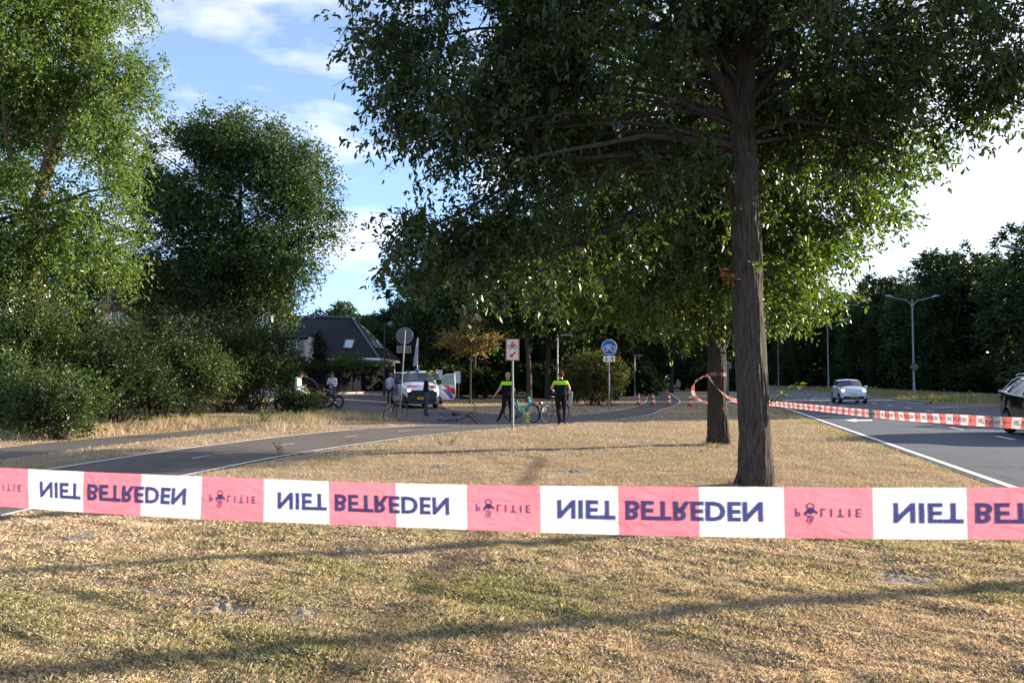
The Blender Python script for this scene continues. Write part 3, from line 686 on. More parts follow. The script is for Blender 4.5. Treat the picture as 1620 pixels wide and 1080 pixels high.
# second oak
T2 = G(1137, 705); d2 = T2.y
def loc2(px, py, d=None): w = W(px, py, d or d2); return (w.x - T2.x, w.y - T2.y, w.z)
tr2 = [(0, 0, -.1, .27), (*loc2(1137, 690), .25), (*loc2(1135, 620), .215), (*loc2(1134, 530), .20), (*loc2(1133, 440), .19), (*loc2(1140, 380), .16), (*loc2(1130, 250), .13), (0, 0, 10, .06)]
tr2 = [(a, 0 if i == 0 else b, c, r) for i, (a, b, c, r) in enumerate(tr2)]
def B2(*a): return B(*a, o=T2)
blobs2 = [B2(1090, 380, 18.8, 3.6, 3.2, 2.0), B2(960, 450, 18.4, 1.7, 2, .85), B2(1080, 470, 17.6, 1.8, 1.4, .85), B2(1200, 430, 19.4, 2.3, 2.5, 1.5), B2(1330, 330, 19, 1.6, 2.2, 1.5), B2(1250, 250, 18.8, 2.6, 3, 1.9),
          B2(900, 400, 18.8, 1.4, 1.8, 1.2), B2(1100, 200, 18.8, 4.0, 3.6, 3.2), B2(1370, 250, 19, 1.5, 1.8, 1.3), B2(1270, 420, 19, 1.0, 1.4, .9), B2(950, 280, 18.8, 2.4, 3, 2)]
make_tree('oak_tree', 'second oak with police tape wrapped round its trunk, behind the near oak', (T2.x, T2.y, 0), tr2, blobs2, 1900, 76, .105, M['oak_leaf_2'], M['bark_red'], 12, limbs=50, twigs=150, group='oaks along the grass strip', extra='fine', spray=.48, droop=.3, asp=-.45, shell=.4, gap=-.18, gs=.8, ros=6)

# further trees in the strip row: mesh shared
def park_tree_proto(seed, h=13, r=4.2, leafm='ash_leaf', trunk_h=4.2, ncl=420, per=42, size=.26, label='', loc=(0, 0, 0), tr=.22, barkm='bark_dark', name='park_tree', cat='tree', **kw):
    rnd = random.Random(seed); top = h
    zc = (trunk_h + top) / 2
    bl = [(0, 0, zc, r * .85, r * .85, (top - trunk_h) / 2)]
    for k in range(7):
        a = k * 2.4 + seed; q = rnd.uniform(.35, .7) * r
        bl.append((math.cos(a) * q, math.sin(a) * q, rnd.uniform(trunk_h + 1.2, top - 2), rnd.uniform(.35, .55) * r, rnd.uniform(.35, .55) * r, rnd.uniform(.12, .2) * (top - trunk_h) + .6))
    t = [(0, 0, -.2, tr), (rnd.uniform(-.1, .1), 0, trunk_h * .5, tr * .8), (rnd.uniform(-.2, .2), rnd.uniform(-.2, .2), trunk_h, tr * .7), (0, 0, zc, tr * .45), (0, 0, top - 1, tr * .15)]
    kw.setdefault('limbs', 22)
    return make_tree(name, label, loc, t, bl, ncl, per, size, M[leafm], M[barkm], seed, cat=cat, **kw)
def place(root, loc, rz=0, sc=(1, 1, 1), label=None, group=None, first=False):
    o = root if first else copy_tree(root)
    o.location = loc; o.rotation_euler = (0, 0, rz); o.scale = sc
    if label: o['label'] = label
    if group: o['group'] = group
    return o
pk = [park_tree_proto(21, 12.5, 4.4, 'ash_leaf', 3.8, 420, 42, .27, group='trees along the path', shell=.4), park_tree_proto(22, 14, 4.8, 'dark_leaf', 4.6, 480, 42, .28, group='trees along the path', shell=.4)]
used = [False, False]
def pkplace(i, loc, rz, s, label, group='trees along the path'):
    o = place(pk[i], loc, rz, (s, s, s), label, group, first=not used[i]); used[i] = True; return o
pkplace(1, GX(1127, 39.5), .5, .95, 'third oak of the row, its dark foot just showing left of the taped trunk', 'oaks along the grass strip')
pkplace(0, GX(749, 62), 1.2, 1.0, 'park tree whose trunk rises just right of the thin young trunk by the van')
pkplace(1, GX(768, 66), 2.6, 1.0, 'park tree with a leaning trunk above the fallen bicycle')
pkplace(1, GX(837, 52), .3, .9, 'park tree with a twin dark trunk right behind the turquoise bicycle')
pkplace(0, GX(866, 60), 3.3, 1.05, 'park tree between the two officers, slightly behind them')
pkplace(1, GX(713, 75), 4.1, .95, 'pale trunked tree just right of the open van door')
pkplace(0, GX(925, 70), 5.2, 1.1, 'park tree rising behind the round rust tinged bush')
pkplace(1, GX(1010, 84), 1.9, 1.1, 'park tree at the far left side of the bicycle path bend')
pkplace(0, GX(1062, 88), 1.1, 1.1, 'park tree right of the far bicycle path above the cones')
pkplace(1, GX(1200, 62), 2.2, 1.0, 'roadside tree of the row seen just right of the near trunk')
pkplace(0, GX(672, 78), 2.9, .85, 'tree behind the slim white flag above the police van')
pkplace(1, GX(975, 58), 3.9, .8, 'dark tree directly behind the blue bicycle sign')
# young orange tinted tree
yl = GX(744, 50)
blo = [(0, 0, 4.1, 2.0, 1.8, .35), (-1.1, 0, 3.7, 1.1, 1.1, .22), (1.0, .2, 4.0, 1.1, 1.1, .25), (0, 0, 4.9, .9, .9, .5), (0.1, 0, 3.3, 1.4, 1.2, .2), (-.4, 0, 5.3, .3, .3, .35)]
make_tree('young_tree', 'small young tree with an orange tinted umbrella crown right of the police van', yl, [(0, 0, -.1, .07), (.02, 0, 2, .055), (0, 0, 4, .04), (0, 0, 5.6, .015)], blo, 170, 28, .17, M['autumn_leaf'], M['bark_red'], 31, limbs=20, limb_r=.02, spray=.38, droop=-.1, shell=.2, gap=-.5)

# tall pale tree at the left edge
TL = GX(60, 26)
def BL(px, py, d, rx, ry, rz): return B(px, py, d, rx, ry, rz, o=TL)
trL = [(0, 0, -.2, .34), (.1, 0, 2.5, .28), (*BL(52, 420, 26, 0, 0, 0)[:3], .26), (*BL(55, 330, 26, 0, 0, 0)[:3], .2), (*BL(100, 210, 26, 0, 0, 0)[:3], .14), (*BL(120, 60, 26, 0, 0, 0)[:3], .09), (*BL(125, -60, 26, 0, 0, 0)[:3], .04)]
bll = [BL(50, 430, 24.3, 1.8, 1.2, 1.1), BL(90, 60, 26, 3.1, 3.0, 3.0), BL(30, 30, 25, 2.2, 3.0, 3.4), BL(195, 60, 26, 1.25, 1.8, 2.2), BL(200, 170, 25.5, 1.1, 1.5, 1.8), BL(150, 250, 25, 1.5, 2, 1.7), BL(170, 330, 25, .9, 1.6, 1.9), BL(20, 330, 25, 2.3, 2.4, 1.9), BL(110, 400, 25.5, 2.2, 2.2, 1.6), BL(60, 180, 26.6, 2.4, 2, 1.4),
       BL(80, -90, 26, 3.6, 3.4, 3.2), BL(-60, 200, 26, 2.4, 2.6, 3.6), BL(-60, 430, 26, 2.4, 2.6, 2), BL(215, 110, 26, .8, 1, 1.2)]
tl = make_tree('pale_willow_like_tree', 'tall pale green tree with yellow lichened stems at the far left edge', TL, trL, bll, 2700, 62, .125, M['birch_leaf'], M['bark_yellow'], 41, limbs=46, twigs=0, spray=.62, droop=.75, asp=.4, ros=9, shell=.35, gap=-.22, gs=.45, limb_r=.06)
mb = MB()
for pts, r0, r1 in ([[(50, 345), (30, 290), (12, 230), (5, 150)], .15, .07], [[(62, 300), (75, 250), (95, 200), (118, 175), (150, 90)], .13, .05], [[(55, 335), (68, 280), (75, 240)], .15, .08], [[(95, 200), (130, 110), (160, 40)], .07, .03]):
    n = len(pts); mb.tube([BL(x, y, 25.6 - .15 * i, 0, 0, 0)[:3] for i, (x, y) in enumerate(pts)], [r0 + (r1 - r0) * i / (n - 1) for i in range(n)], 10, 0, False)
mb.build('limb', M['bark_yellow'], tl, True)
# round feathery tree in the middle left
TM = GX(384, 39)
def BM_(px, py, d, rx, ry, rz): return B(px, py, d, rx, ry, rz, o=TM)
blm = [BM_(360, 320, 39, 4.0, 3.8, 3.4), BM_(290, 280, 38.5, 2.3, 2.6, 2.2), BM_(385, 245, 39, 2.4, 2.4, 1.6), BM_(350, 215, 39, 1.3, 1.4, .9), BM_(465, 290, 38.5, 1.9, 2.4, 1.9), BM_(490, 360, 38.5, 1.4, 2.2, 1.5), BM_(440, 430, 38, 1.9, 2.4, 1.8), BM_(290, 420, 38.5, 3.0, 2.8, 2.6), BM_(380, 440, 38, 2.8, 2.6, 1.9), BM_(240, 330, 39.5, 1.7, 2, 2.4), BM_(420, 490, 38.5, 1.8, 2, 1.1), BM_(320, 510, 38.5, 2.4, 2, 1.0), BM_(235, 480, 39.5, 1.7, 1.6, 1.5)]
make_tree('feathery_round_tree', 'broad round tree with feathery drooping sprays behind the black street lamp', TM, [(0, 0, -.2, .3), (.1, 0, 2.5, .25), (0, 0, 5, .2), (-.3, 0, 8, .12), (-.2, 0, 11.5, .05)], blm, 2100, 60, .17, M['ash_leaf'], M['bark_dark'], 42, limbs=44, spray=.85, ros=8, droop=.35, asp=.38, shell=.45, gap=-.28, gs=.4, wind=(.25, 0, .05))

# bushes at the left
def bush(name, label, px, d, w, h, leafm, seed, ncl=160, per=50, size=.085, dep=None, group=None, cat='bush', base=0, z0=0.0, **kw):
    loc = GX(px, d); loc.z += z0; rnd = random.Random(seed); bl = [(0, 0, h * .5, w * .42, (dep or w * .8) * .45, h * .5)]
    for k in range(6):
        bl.append((rnd.uniform(-.34, .34) * w, rnd.uniform(-.3, .3) * (dep or w * .8), rnd.uniform(.25, .75) * h, w * rnd.uniform(.16, .28), w * .22, h * rnd.uniform(.15, .28)))
    root = empty(name, loc, 0, label, cat, group)
    f, cen, td = foliage('foliage', bl, ncl, per, size, M[leafm], root, seed, **{**dict(spray=.36, droop=-.05, shell=.35, gap=-.2, gs=.9), **kw})
    mb = MB()
    for k in rnd.sample(range(len(cen)), min(16, len(cen))): limb_to(mb, (rnd.uniform(-.2, .2) * w * .5, 0, -.05), .025, cen[k], .006, 4, .1, rnd)
    mb.build('stems', M['bark_dark'], root); return root
gb = 'bushes along the left verge'
bush('leafy_bush', 'leafy bush at the far left edge above the dry verge', 30, 21.5, 3.2, 2.3, 'bush_leaf', 51, 260, group=gb)
bush('leafy_bush', 'low bright bush second from the left edge, spilling over the dry grass', 95, 20.6, 2.8, 1.75, 'bush_leaf', 52, 240, group=gb)
bush('leafy_bush', 'taller loose bush behind the low bright one, below the pale tree', 120, 24.5, 4.4, 4.0, 'bush_leaf', 53, 300, group=gb)
bush('leafy_bush', 'dark bush left of the gap in the bushes of the verge', 188, 24.4, 3.6, 3.4, 'dark_leaf', 54, 240, group=gb)
bush('leafy_bush', 'broad dark bush in the middle of the left hedge', 245, 27, 4.2, 3.7, 'dark_leaf', 55, 320, group=gb)
bush('leafy_bush', 'mid green bush with light leaves right of the broad dark bush', 300, 27.6, 3.2, 3.0, 'bush_leaf', 56, 240, group=gb)
bush('leafy_bush', 'bush standing below the black street lamp', 352, 30, 3.8, 3.8, 'dark_leaf', 57, 260, group=gb)
bush('leafy_bush', 'ragged bush just left of the seated youth in the white hoodie', 408, 31, 3.8, 3.5, 'dark_leaf', 58, 280, group=gb)
bush('leafy_bush', 'low weedy bush hiding the feet of the youth in white shorts', 468, 30.5, 1.9, .75, 'dark_leaf', 59, 150, group=gb)
bush('leafy_bush', 'tall bush at the left edge filling the gap under the pale tree', -10, 26, 5, 4.2, 'bush_leaf', 60, 300, group=gb, size=.1)
bush('leafy_bush', 'tall bush hiding the foot of the pale tree', 48, 23.2, 3.4, 4.3, 'bush_leaf', 161, 320, group=gb)
bush('leafy_bush', 'high dark shrub behind the left bushes, beneath the pale tree crown', 70, 30, 6, 4.6, 'dark_leaf', 61, 360, group=gb, size=.13, spray=.4)
bush('leafy_bush', 'high dark shrub between the pale tree and the round tree', 215, 34, 5.5, 4.0, 'dark_leaf', 62, 330, group=gb, size=.13, spray=.4)
bush('leafy_bush', 'dark shrub below the round tree, right of the lamp', 395, 36, 5.0, 3.6, 'dark_leaf', 63, 320, group=gb, size=.13, spray=.4)
bush('leafy_bush', 'dark shrub below the round tree, left of the lamp', 300, 34, 5.0, 3.4, 'bush_leaf', 64, 320, group=gb, size=.12, spray=.4)
bush('clipped_hedge', 'green clipped hedge in front of the dark roofed house', 556, 60.5, 3.7, 3.0, 'hedge_leaf', 65, 520, 46, .10, dep=1.2, cat='hedge', z0=.05, shell=.2)
bush('round_shrub', 'round rust tinged bush behind the blue bicycle sign', 940, 46, 4.2, 3.1, 'rust_bush_leaf', 66, 520, 50, .11, dep=3.2)
bush('conifer_shrub', 'dark conical shrub left of the white house windows', 438, 57, 1.1, 3.6, 'dark_leaf', 67, 120, 50, .12, z0=1.0)
bush('conifer_shrub', 'dark conical shrub right of the white house windows', 503, 57, 1.1, 3.7, 'dark_leaf', 68, 120, 50, .12, z0=1.0)
# undergrowth masses at the wood's foot
for i, (px, d, w, h, lb) in enumerate([(700, 64, 8, 2.6, 'dark undergrowth bush behind the open van door'), (790, 80, 10, 3.2, 'dark undergrowth bush far behind the walking officer'), (880, 66, 7, 2.4, 'low dark undergrowth bush left of the rust tinged bush'), (1000, 72, 5, 3.0, 'dark bush left of the cones by the bicycle path'), (1130, 100, 8, 3, 'far dark bush beside the taped trunk'), (660, 90, 12, 4, 'dark bush behind the police van roof'), (960, 110, 14, 5, 'far dark thicket between the blue sign and the path'), (1060, 170, 30, 9, 'farthest dark thicket closing the end of the bicycle path')]):
    bush('undergrowth_bush', lb, px, d, w, h, 'dark_leaf', 70 + i, 300, 44, .22 + .002 * d, spray=.5, group='undergrowth at the foot of the wood')
# tall weeds
def weed(label, px, py, h, n, seed, m='weed_leaf', w=.12, dz=0):
    g = G(px, py); root = empty('tall_weed', g, 0, label, 'weed', 'tall weeds in the grass'); rnd = random.Random(seed); rg = np.random.default_rng(seed)
    mb = MB(); Cs = []; Ts = []
    for k in range(n):
        a = rnd.uniform(0, 6.28); b = Vector((math.cos(a) * w * .4, math.sin(a) * w * .4, 0)); t = b + Vector((math.cos(a) * w * rnd.uniform(.5, 1.6), math.sin(a) * w, h * rnd.uniform(.6, 1.1)))
        mb.tube([b, (b + t) / 2 + Vector((.01, 0, .02)), t], [.005, .004, .002], 4)
        for q in np.linspace(.2, 1, 16): Cs.append(b.lerp(t, q)); Ts.append(Vector((rnd.uniform(-1, 1), rnd.uniform(-1, 1), rnd.uniform(.3, 1.3))))
    mb.build('stem', M[m], root); leaf_cloud('leaves', np.array(Cs), np.array(Ts), h * .17, M[m], root, .3, rg); return root
weed('tall pale green weed standing in front of the turquoise bicycle', 834, 677, .60, 6, 1, 'weed_leaf', w=.09)
weed('tall weed clump nearest the bush in the left verge', 417, 669, .5, 10, 2)
weed('smaller weed clump right of the tallest verge weeds', 452, 667, .36, 8, 3)
weed('sparse weed in the lawn between the bicycle path and the tape', 705, 706, .34, 6, 4, w=.2)
weed('weed at the path edge beyond the lettered tape, left part', 447, 722, .3, 5, 5, 'grass_green')
weed('leafy low weed at the bottom edge of the lawn, centre left', 365, 1055, .07, 10, 6, 'grass_green', w=.1)
weed('broad green weed tuft beside the wide sand patch', 60, 850, .10, 14, 7, 'grass_green', w=.2)
weed('tiny bright weed in the lower right of the lawn', 1312, 1036, .03, 14, 8, w=.06)
weed('grey green weed rosette near the bottom of the lawn, right of centre', 1212, 1046, .05, 16, 9, 'grass_green', w=.07)
g = G(1355, 1042); spray_leaves('fallen_leaf', None, [g + Vector((0, 0, .02)), g + Vector((.02, 0, .03))], 1, .06, M['dead_leaf'], None, 3, 0, .7)
o = bpy.context.scene.objects['fallen_leaf']; tag(o, 'curled orange dead leaf lying on the lawn at lower right', 'leaf')

# woods: shared protos
wd = []
for s, (h, r) in enumerate([(17, 5.0), (19, 5.6), (15, 4.6)]):
    bl = [(0, 0, h * .52, r * .8, r * .8, h * .47)] + [(math.cos(k * 2.1 + s) * r * .55, math.sin(k * 2.1 + s) * r * .55, h * (.15 + .1 * k), r * .5, r * .5, h * .13) for k in range(8)]
    wd.append(make_tree('wood_tree', 'x', (0, 0, 0), [(0, 0, -.2, .3), (0, .1, 4, .22), (0, 0, h * .8, .06)], bl, 640, 40, .36, M['dark_leaf'] if s < 2 else M['ash_leaf'], M['bark_dark'], 90 + s, limbs=10, spray=.62, droop=.2, shell=.5, gap=-.4, gs=.3))
wu = [False] * 3; rw = random.Random(5)
def wood(i, x, y, s, label, group):
    o = place(wd[i], (x, y, float(H(x, y))), rw.uniform(0, 6.28), (s * rw.uniform(.95, 1.1), s * rw.uniform(.95, 1.1), s), label, group, first=not wu[i]); wu[i] = True
k = 0
for row, (off, d0, st) in enumerate(((30, 44, 8.5), (38, 50, 9.5))):
    d = d0
    while d < 215:
        x = float(Ex(min(d, 190))) + off + rw.uniform(-1.5, 1.5)
        if not (row == 1 and d < 75):
            wood(k % 3, x, d + rw.uniform(-1.5, 1.5), rw.uniform(.92, 1.12) * (1.0 if d > 70 else .85), 'dense dark green tree in the wood beyond the road', 'trees of the wood beyond the road')
        k += 1; d += st
for i, (px, d, s) in enumerate([(505, 92, .62), (545, 84, .62), (585, 90, .56), (620, 95, .60), (655, 98, .80), (700, 92, .95), (745, 100, 1), (790, 94, 1), (840, 104, 1), (885, 92, .95), (930, 100, 1), (980, 106, 1), (1025, 125, 1), (1090, 128, 1), (1130, 120, .9), (1050, 160, 1.1), (1165, 140, 1), (720, 112, 1.1), (860, 116, 1.2), (950, 120, 1.2), (610, 112, .68), (1110, 160, 1.2), (1000, 150, 1.2), (1190, 165, 1.1), (770, 76, .85), (905, 80, .9), (1080, 105, .9)]):
    g = GX(px, d); wood(i % 3 if i > 1 else 2, g.x, g.y, s, 'dark leafy tree in the wood behind the police van and the bicycle path', 'trees of the wood behind the path')
wood(2, -42, 60, .75, 'leafy tree behind the brick house, seen under the pale tree', None)
wood(0, -34, 64, .7, 'leafy tree behind the brick house, left of the round tree', None)
# trees on the median out of the frame, whose trunks draw the thin shadows on the lawn
for i, (x, y, hh) in enumerate(((20.5, 13.6, 13), (20.5, 10.9, 13))):
    a = park_tree_proto(120 + i, 15, 3.2, 'ash_leaf', 8.2, 150, 34, .3, 'median tree %s' % ['opposite the near lawn', 'closest to the viewer', 'opposite the taped trunk', 'before the lane arrow'][i], (x, y, 0), tr=.15, name='median_tree', limbs=8)
    a['label'] = 'tall median tree right of the road, ' + ['opposite the near lawn', 'closest to the viewer', 'opposite the taped trunk', 'before the lane arrow'][i]
ms = [(12.5, 5), (16.2, 5), (24, 6), (29.5, 6), (35.5, 6.5), (41.5, 6.5)]  # low shrubs added beside the view so their shadows fall across the road
for i, (d, w) in enumerate(ms):
    bl = []
    root = empty('shade_shrub', (float(Ex(d)) + 14.2, d, 0), 0, 'shrub added on the median to shade the road, %s from the viewer' % ['first', 'second', 'third', 'fourth', 'fifth', 'sixth'][i], 'bush', 'shrubs added to shade the road')
    foliage('foliage', [(0, 0, 1.5, 1.4, w * .55, 1.7)], 150, 44, .2, M['dark_leaf'], root, 130 + i, spray=.4, shell=.3, gap=-.6)

# undergrowth at the foot of the wood beyond the road (shared mesh)
ub = bush('roadside_thicket', 'x', 1500, 90, 7.5, 4.2, 'dark_leaf', 150, 260, 44, .34, spray=.6, dep=5); k = 0; rq = random.Random(9)
for d in np.arange(47, 190, 7.5):
    o = place(ub, (float(Ex(min(d, 190))) + 28.3, d, -.2), rq.uniform(0, 6.28), (1, 1, rq.uniform(.8, 1.2)), 'dark thicket at the foot of the wood beyond the road', 'thickets at the foot of the far wood', first=(k == 0)); k += 1
# ---------------------------------------------------------------- police tapes
def tape_mat(name, col, tcol, tw=.55, thin=.0):
    m = bpy.data.materials.new(name); m.use_nodes = True; nt = m.node_tree; b = nt.nodes['Principled BSDF']; out = nt.nodes['Material Output']
    b.inputs['Base Color'].default_value = (*col, 1); b.inputs['Roughness'].default_value = .3
    tc_ = nt.nodes.new('ShaderNodeTexCoord'); nz_ = nt.nodes.new('ShaderNodeTexNoise'); nz_.inputs['Scale'].default_value = 28; nz_.inputs['Detail'].default_value = 3; nz_.inputs['Distortion'].default_value = 1.2; bp_ = nt.nodes.new('ShaderNodeBump'); bp_.inputs['Strength'].default_value = .55; bp_.inputs['Distance'].default_value = .01
    mp_ = nt.nodes.new('ShaderNodeMapping'); mp_.inputs['Scale'].default_value = (.5, .5, 1.6); nt.links.new(tc_.outputs['Object'], mp_.inputs[0]); nt.links.new(mp_.outputs[0], nz_.inputs['Vector']); nt.links.new(nz_.outputs[0], bp_.inputs['Height']); nt.links.new(bp_.outputs[0], b.inputs['Normal'])
    tr = nt.nodes.new('ShaderNodeBsdfTranslucent'); tr.inputs['Color'].default_value = (*tcol, 1); nt.links.new(bp_.outputs[0], tr.inputs['Normal'])
    mx = nt.nodes.new('ShaderNodeMixShader'); mx.inputs[0].default_value = tw
    nt.links.new(b.outputs[0], mx.inputs[1]); nt.links.new(tr.outputs[0], mx.inputs[2])
    tp = nt.nodes.new('ShaderNodeBsdfTransparent'); tp.inputs['Color'].default_value = (.95, .85, .82, 1); m2 = nt.nodes.new('ShaderNodeMixShader'); m2.inputs[0].default_value = thin
    nt.links.new(mx.outputs[0], m2.inputs[1]); nt.links.new(tp.outputs[0], m2.inputs[2]); nt.links.new(m2.outputs[0], out.inputs[0]); return m
M['tape_red'] = tape_mat('tape red', (.84, .19, .24), (.90, .26, .33))
M['tape_white'] = tape_mat('tape white', (.80, .79, .78), (.85, .83, .82))
M['tape_ink'] = tape_mat('tape ink', (.20, .21, .42), (.26, .28, .55))
M['tape_ink2'] = mat('tape ink dark', (.07, .07, .13), .6); M['tape_red2'] = tape_mat('thin tape red', (.78, .12, .09), (.85, .20, .16), thin=.6); M['tape_white2'] = tape_mat('thin tape white', (.80, .78, .76), (.85, .82, .8), thin=.6)
_tc = {}
def text2d(body, bold=.02, sp=1.06):
    if body in _tc: return _tc[body]
    cu = bpy.data.curves.new('t', 'FONT'); cu.body = body; cu.size = 1; cu.offset = bold; cu.resolution_u = 3; cu.space_character = sp
    ob = bpy.data.objects.new('t', cu); COL.objects.link(ob); dg = bpy.context.evaluated_depsgraph_get(); me = ob.evaluated_get(dg).to_mesh()
    v = np.array([(q.co.x, q.co.y) for q in me.vertices]); f = [tuple(p.vertices) for p in me.polygons]
    ob.evaluated_get(dg).to_mesh_clear(); bpy.data.objects.remove(ob); bpy.data.curves.remove(cu)
    v -= v.min(0); v /= v.max(0); _tc[body] = (v, f); return _tc[body]
def logo2d():
    V = []; Fc = []
    def addp(poly): b = len(V); V.extend(poly); Fc.append(tuple(range(b, b + len(poly))))
    n = 18
    for i in range(n):
        a = 2 * math.pi * i / n; a2 = 2 * math.pi * (i + 1) / n
        addp([(.5 + .30 * math.cos(a), .2 + .17 * math.sin(a)), (.5 + .30 * math.cos(a2), .2 + .17 * math.sin(a2)), (.5 + .21 * math.cos(a2), .2 + .115 * math.sin(a2)), (.5 + .21 * math.cos(a), .2 + .115 * math.sin(a))])
    addp([(.02, .48), (.48, .20), (.52, .36), (.12, .62)]); addp([(.98, .55), (.52, .36), (.60, .24), (1.0, .42)]); addp([(.3, .45), (.5, .2), (.72, .45), (.5, .56)])
    for x0 in (.26, .44, .62):
        for i in range(6):
            t0, t1 = i / 6, (i + 1) / 6; w = .045 * (1 - .4 * t0); f = lambda t: x0 + .07 * math.sin(t * 6) + .05 * t; z = lambda t: .58 + .42 * t * (1 - abs(x0 - .44))
            addp([(f(t0) - w, z(t0)), (f(t0) + w, z(t0)), (f(t1) + w, z(t1)), (f(t1) - w, z(t1))])
    return np.array(V), Fc
def tape(name, label, path, up, width, seg, off, letters=True, redm='tape_red', step=.04, s_range=None):
    """path(s)->Vector ; up(s)->unit Vector; s in metres"""
    s0, s1 = s_range; edges = [s0]; k = math.ceil((s0 - off) / seg)
    while off + k * seg < s1:
        edges.append(off + k * seg); k += 1
    edges.append(s1); cols = []; k0 = math.floor((s0 - off) / seg + 1e-6)
    mb = MB(); rows = 8 if step < .02 else 3
    def pt(s, v, out=0.0):
        p = path(s); u = up(s); q = path(s + .01) - path(s - .01); q.normalize(); n = q.cross(u).normalized()
        slant = .05 * width
        ripple = .0022 * math.sin(s * 7 + v * 30) + .0035 * mnoise.noise(Vector((s * 5, v * 14, 1))) + .0012 * mnoise.noise(Vector((s * 21, v * 40, 5))); v = v * (1 + .012 * math.sin(s * 5.3) + .008 * mnoise.noise(Vector((s * 11, 0, 0))))
        return p + u * v + n * (out + ripple)
    for i in range(len(edges) - 1):
        a, b = edges[i], edges[i + 1]; ns = max(2, int((b - a) / step) + 1); kk = (k0 + i) % 4
        mi = {0: 1, 1: 0, 2: 1, 3: 0}[kk]
        vs = []; fs = []
        for j in range(ns + 1):
            s = a + (b - a) * j / ns
            for r in range(rows + 1): vs.append(pt(s, (r / rows - .5) * width))
            if j:
                for r in range(rows): fs.append(((j - 1) * (rows + 1) + r, j * (rows + 1) + r, j * (rows + 1) + r + 1, (j - 1) * (rows + 1) + r + 1))
        mb.add(vs, fs, mi)
    t = mb.build(name, [M[redm], M['tape_white2' if redm == 'tape_red2' else 'tape_white']]); tag(t, label, 'police tape')
    if letters:
        ml = MB()
        def put(v, f, sa, sb, va, vb):
            # subdivide long faces not needed: letters are small
            for sgn in (1, -1): ml.add([pt(sa + (sb - sa) * p[0], va + (vb - va) * p[1], .0008 * sgn) for p in v], f)
        tv, tf = text2d('NIET BETREDEN' if redm == 'tape_red' else 'NIET BETREDEN ', .038 if redm == 'tape_red' else .004); lv, lf = logo2d(); pv, pf = text2d('P', .02); lt, ltf = text2d('LITIE', .022, 1.7)
        k = math.floor((s0 - off) / seg) - 4
        while off + k * seg < s1:
            a = off + k * seg; c = k % 4
            # text upside down: top of letters points down
            if c == 0 and a > s0 - 1.5 * seg and a + 2.8 * seg < s1 + 3 * seg:
                put(tv, tf, a + .22 * seg, a + 2.76 * seg, .21 * width, -.19 * width)
            if c == 3:
                put(pv, pf, a + .13 * seg, a + .19 * seg, .085 * width, -.075 * width); put(lv, lf, a + .225 * seg, a + .385 * seg, .21 * width, -.24 * width)
                put(lt, ltf, a + .42 * seg, a + .87 * seg, .085 * width, -.085 * width)
            k += 1
        ml.build('lettering', M['tape_ink' if redm == 'tape_red' else 'tape_ink2'], t)
    return t
# near tape: straight span crossing the whole view (fit of the stripe edges)
NEAR_D2 = 1.22; NEAR_SEG = 0.1338; NEAR_OFF = 0.0707
NA = W(0, 770, 1.66); NB = W(1620, 812, NEAR_D2)
ND = (NB - NA); NL = ND.length; NDn = ND.normalized()
def np_path(s): return NA + NDn * s + Vector((0, 0, -.014 * max(0, 1 - ((s / NL) * 2 - 1) ** 2)))
upn = (Vector((0, 0, 1)) - NDn * NDn.z).normalized()
tape('lettered_police_tape', 'wide red and white police tape across the whole foreground, its lettering upside down', np_path, lambda s: upn, .080, NEAR_SEG, NEAR_OFF, step=.012, s_range=(-3.2, NL + 3.2))
# far tape: from the second oak past the near oak to the right edge
C0 = T2 + Vector((-.1, -.27, 0)); far_pts = [W(1120, 593, d2 - .3), W(1128, 606, 18.2), W(1140, 619, 17.7), W(1153, 629, 17.1), W(1168, 634, 16.2), W(1217, 637.5, 13.8), W(1300, 646, 10.9), W(1400, 656, 8.4), W(1500, 662.5, 6.9), W(1620, 669.5, 5.7), W(1800, 676, 4.4), Vector((3.9, 2.4, 1.27)), Vector((4.5, -.5, 1.25)), Vector((5.4, -4, 1.3))]
def poly_path(pts):
    p = np.array([tuple(q) for q in pts]); P = np.vstack([2 * p[0] - p[1], p, 2 * p[-1] - p[-2]]); out = []
    for i in range(1, len(P) - 2):
        for t in np.linspace(0, 1, 20, endpoint=False):
            a, b, c, d = P[i - 1], P[i], P[i + 1], P[i + 2]
            out.append(.5 * ((2 * b) + (-a + c) * t + (2 * a - 5 * b + 4 * c - d) * t * t + (-a + 3 * b - 3 * c + d) * t ** 3))
    out.append(p[-1]); out = np.array(out); s = np.r_[0, np.cumsum(np.linalg.norm(np.diff(out, axis=0), axis=1))]
    n_ = 1500; g_ = np.linspace(-.2, s[-1] + .2, n_); tb = [Vector(r) for r in np.c_[np.interp(g_, s, out[:, 0]), np.interp(g_, s, out[:, 1]), np.interp(g_, s, out[:, 2])]]; st_ = (s[-1] + .4) / (n_ - 1)
    def look(q):
        f = min(max((q + .2) / st_, 0), n_ - 1.001); i = int(f); return tb[i].lerp(tb[i + 1], f - i)
    return look, s[-1]
fp, FL = poly_path(far_pts)
def tw_up(s):
    q = (fp(s + .02) - fp(s - .02)).normalized(); a = 1.25 * math.exp(-s / 1.1) + .12 * math.sin(s * 1.3)
    u = (Vector((0, 0, 1)) - q * q.z).normalized(); return Matrix.Rotation(a, 3, q) @ u
tape('slack_police_tape', 'slack red and white tape running from behind the near oak to the right edge', fp, tw_up, .085, .134, .05, redm='tape_red2', s_range=(.03, FL))
lp = [W(1121, 593, d2 - .28), W(1110, 597, 18.4), W(1100, 604, 18.3), W(1096, 616, 18.3), W(1099, 626, 18.35), W(1108, 633, 18.45), W(1119, 638, 18.55)]
lpf, LL = poly_path(lp)
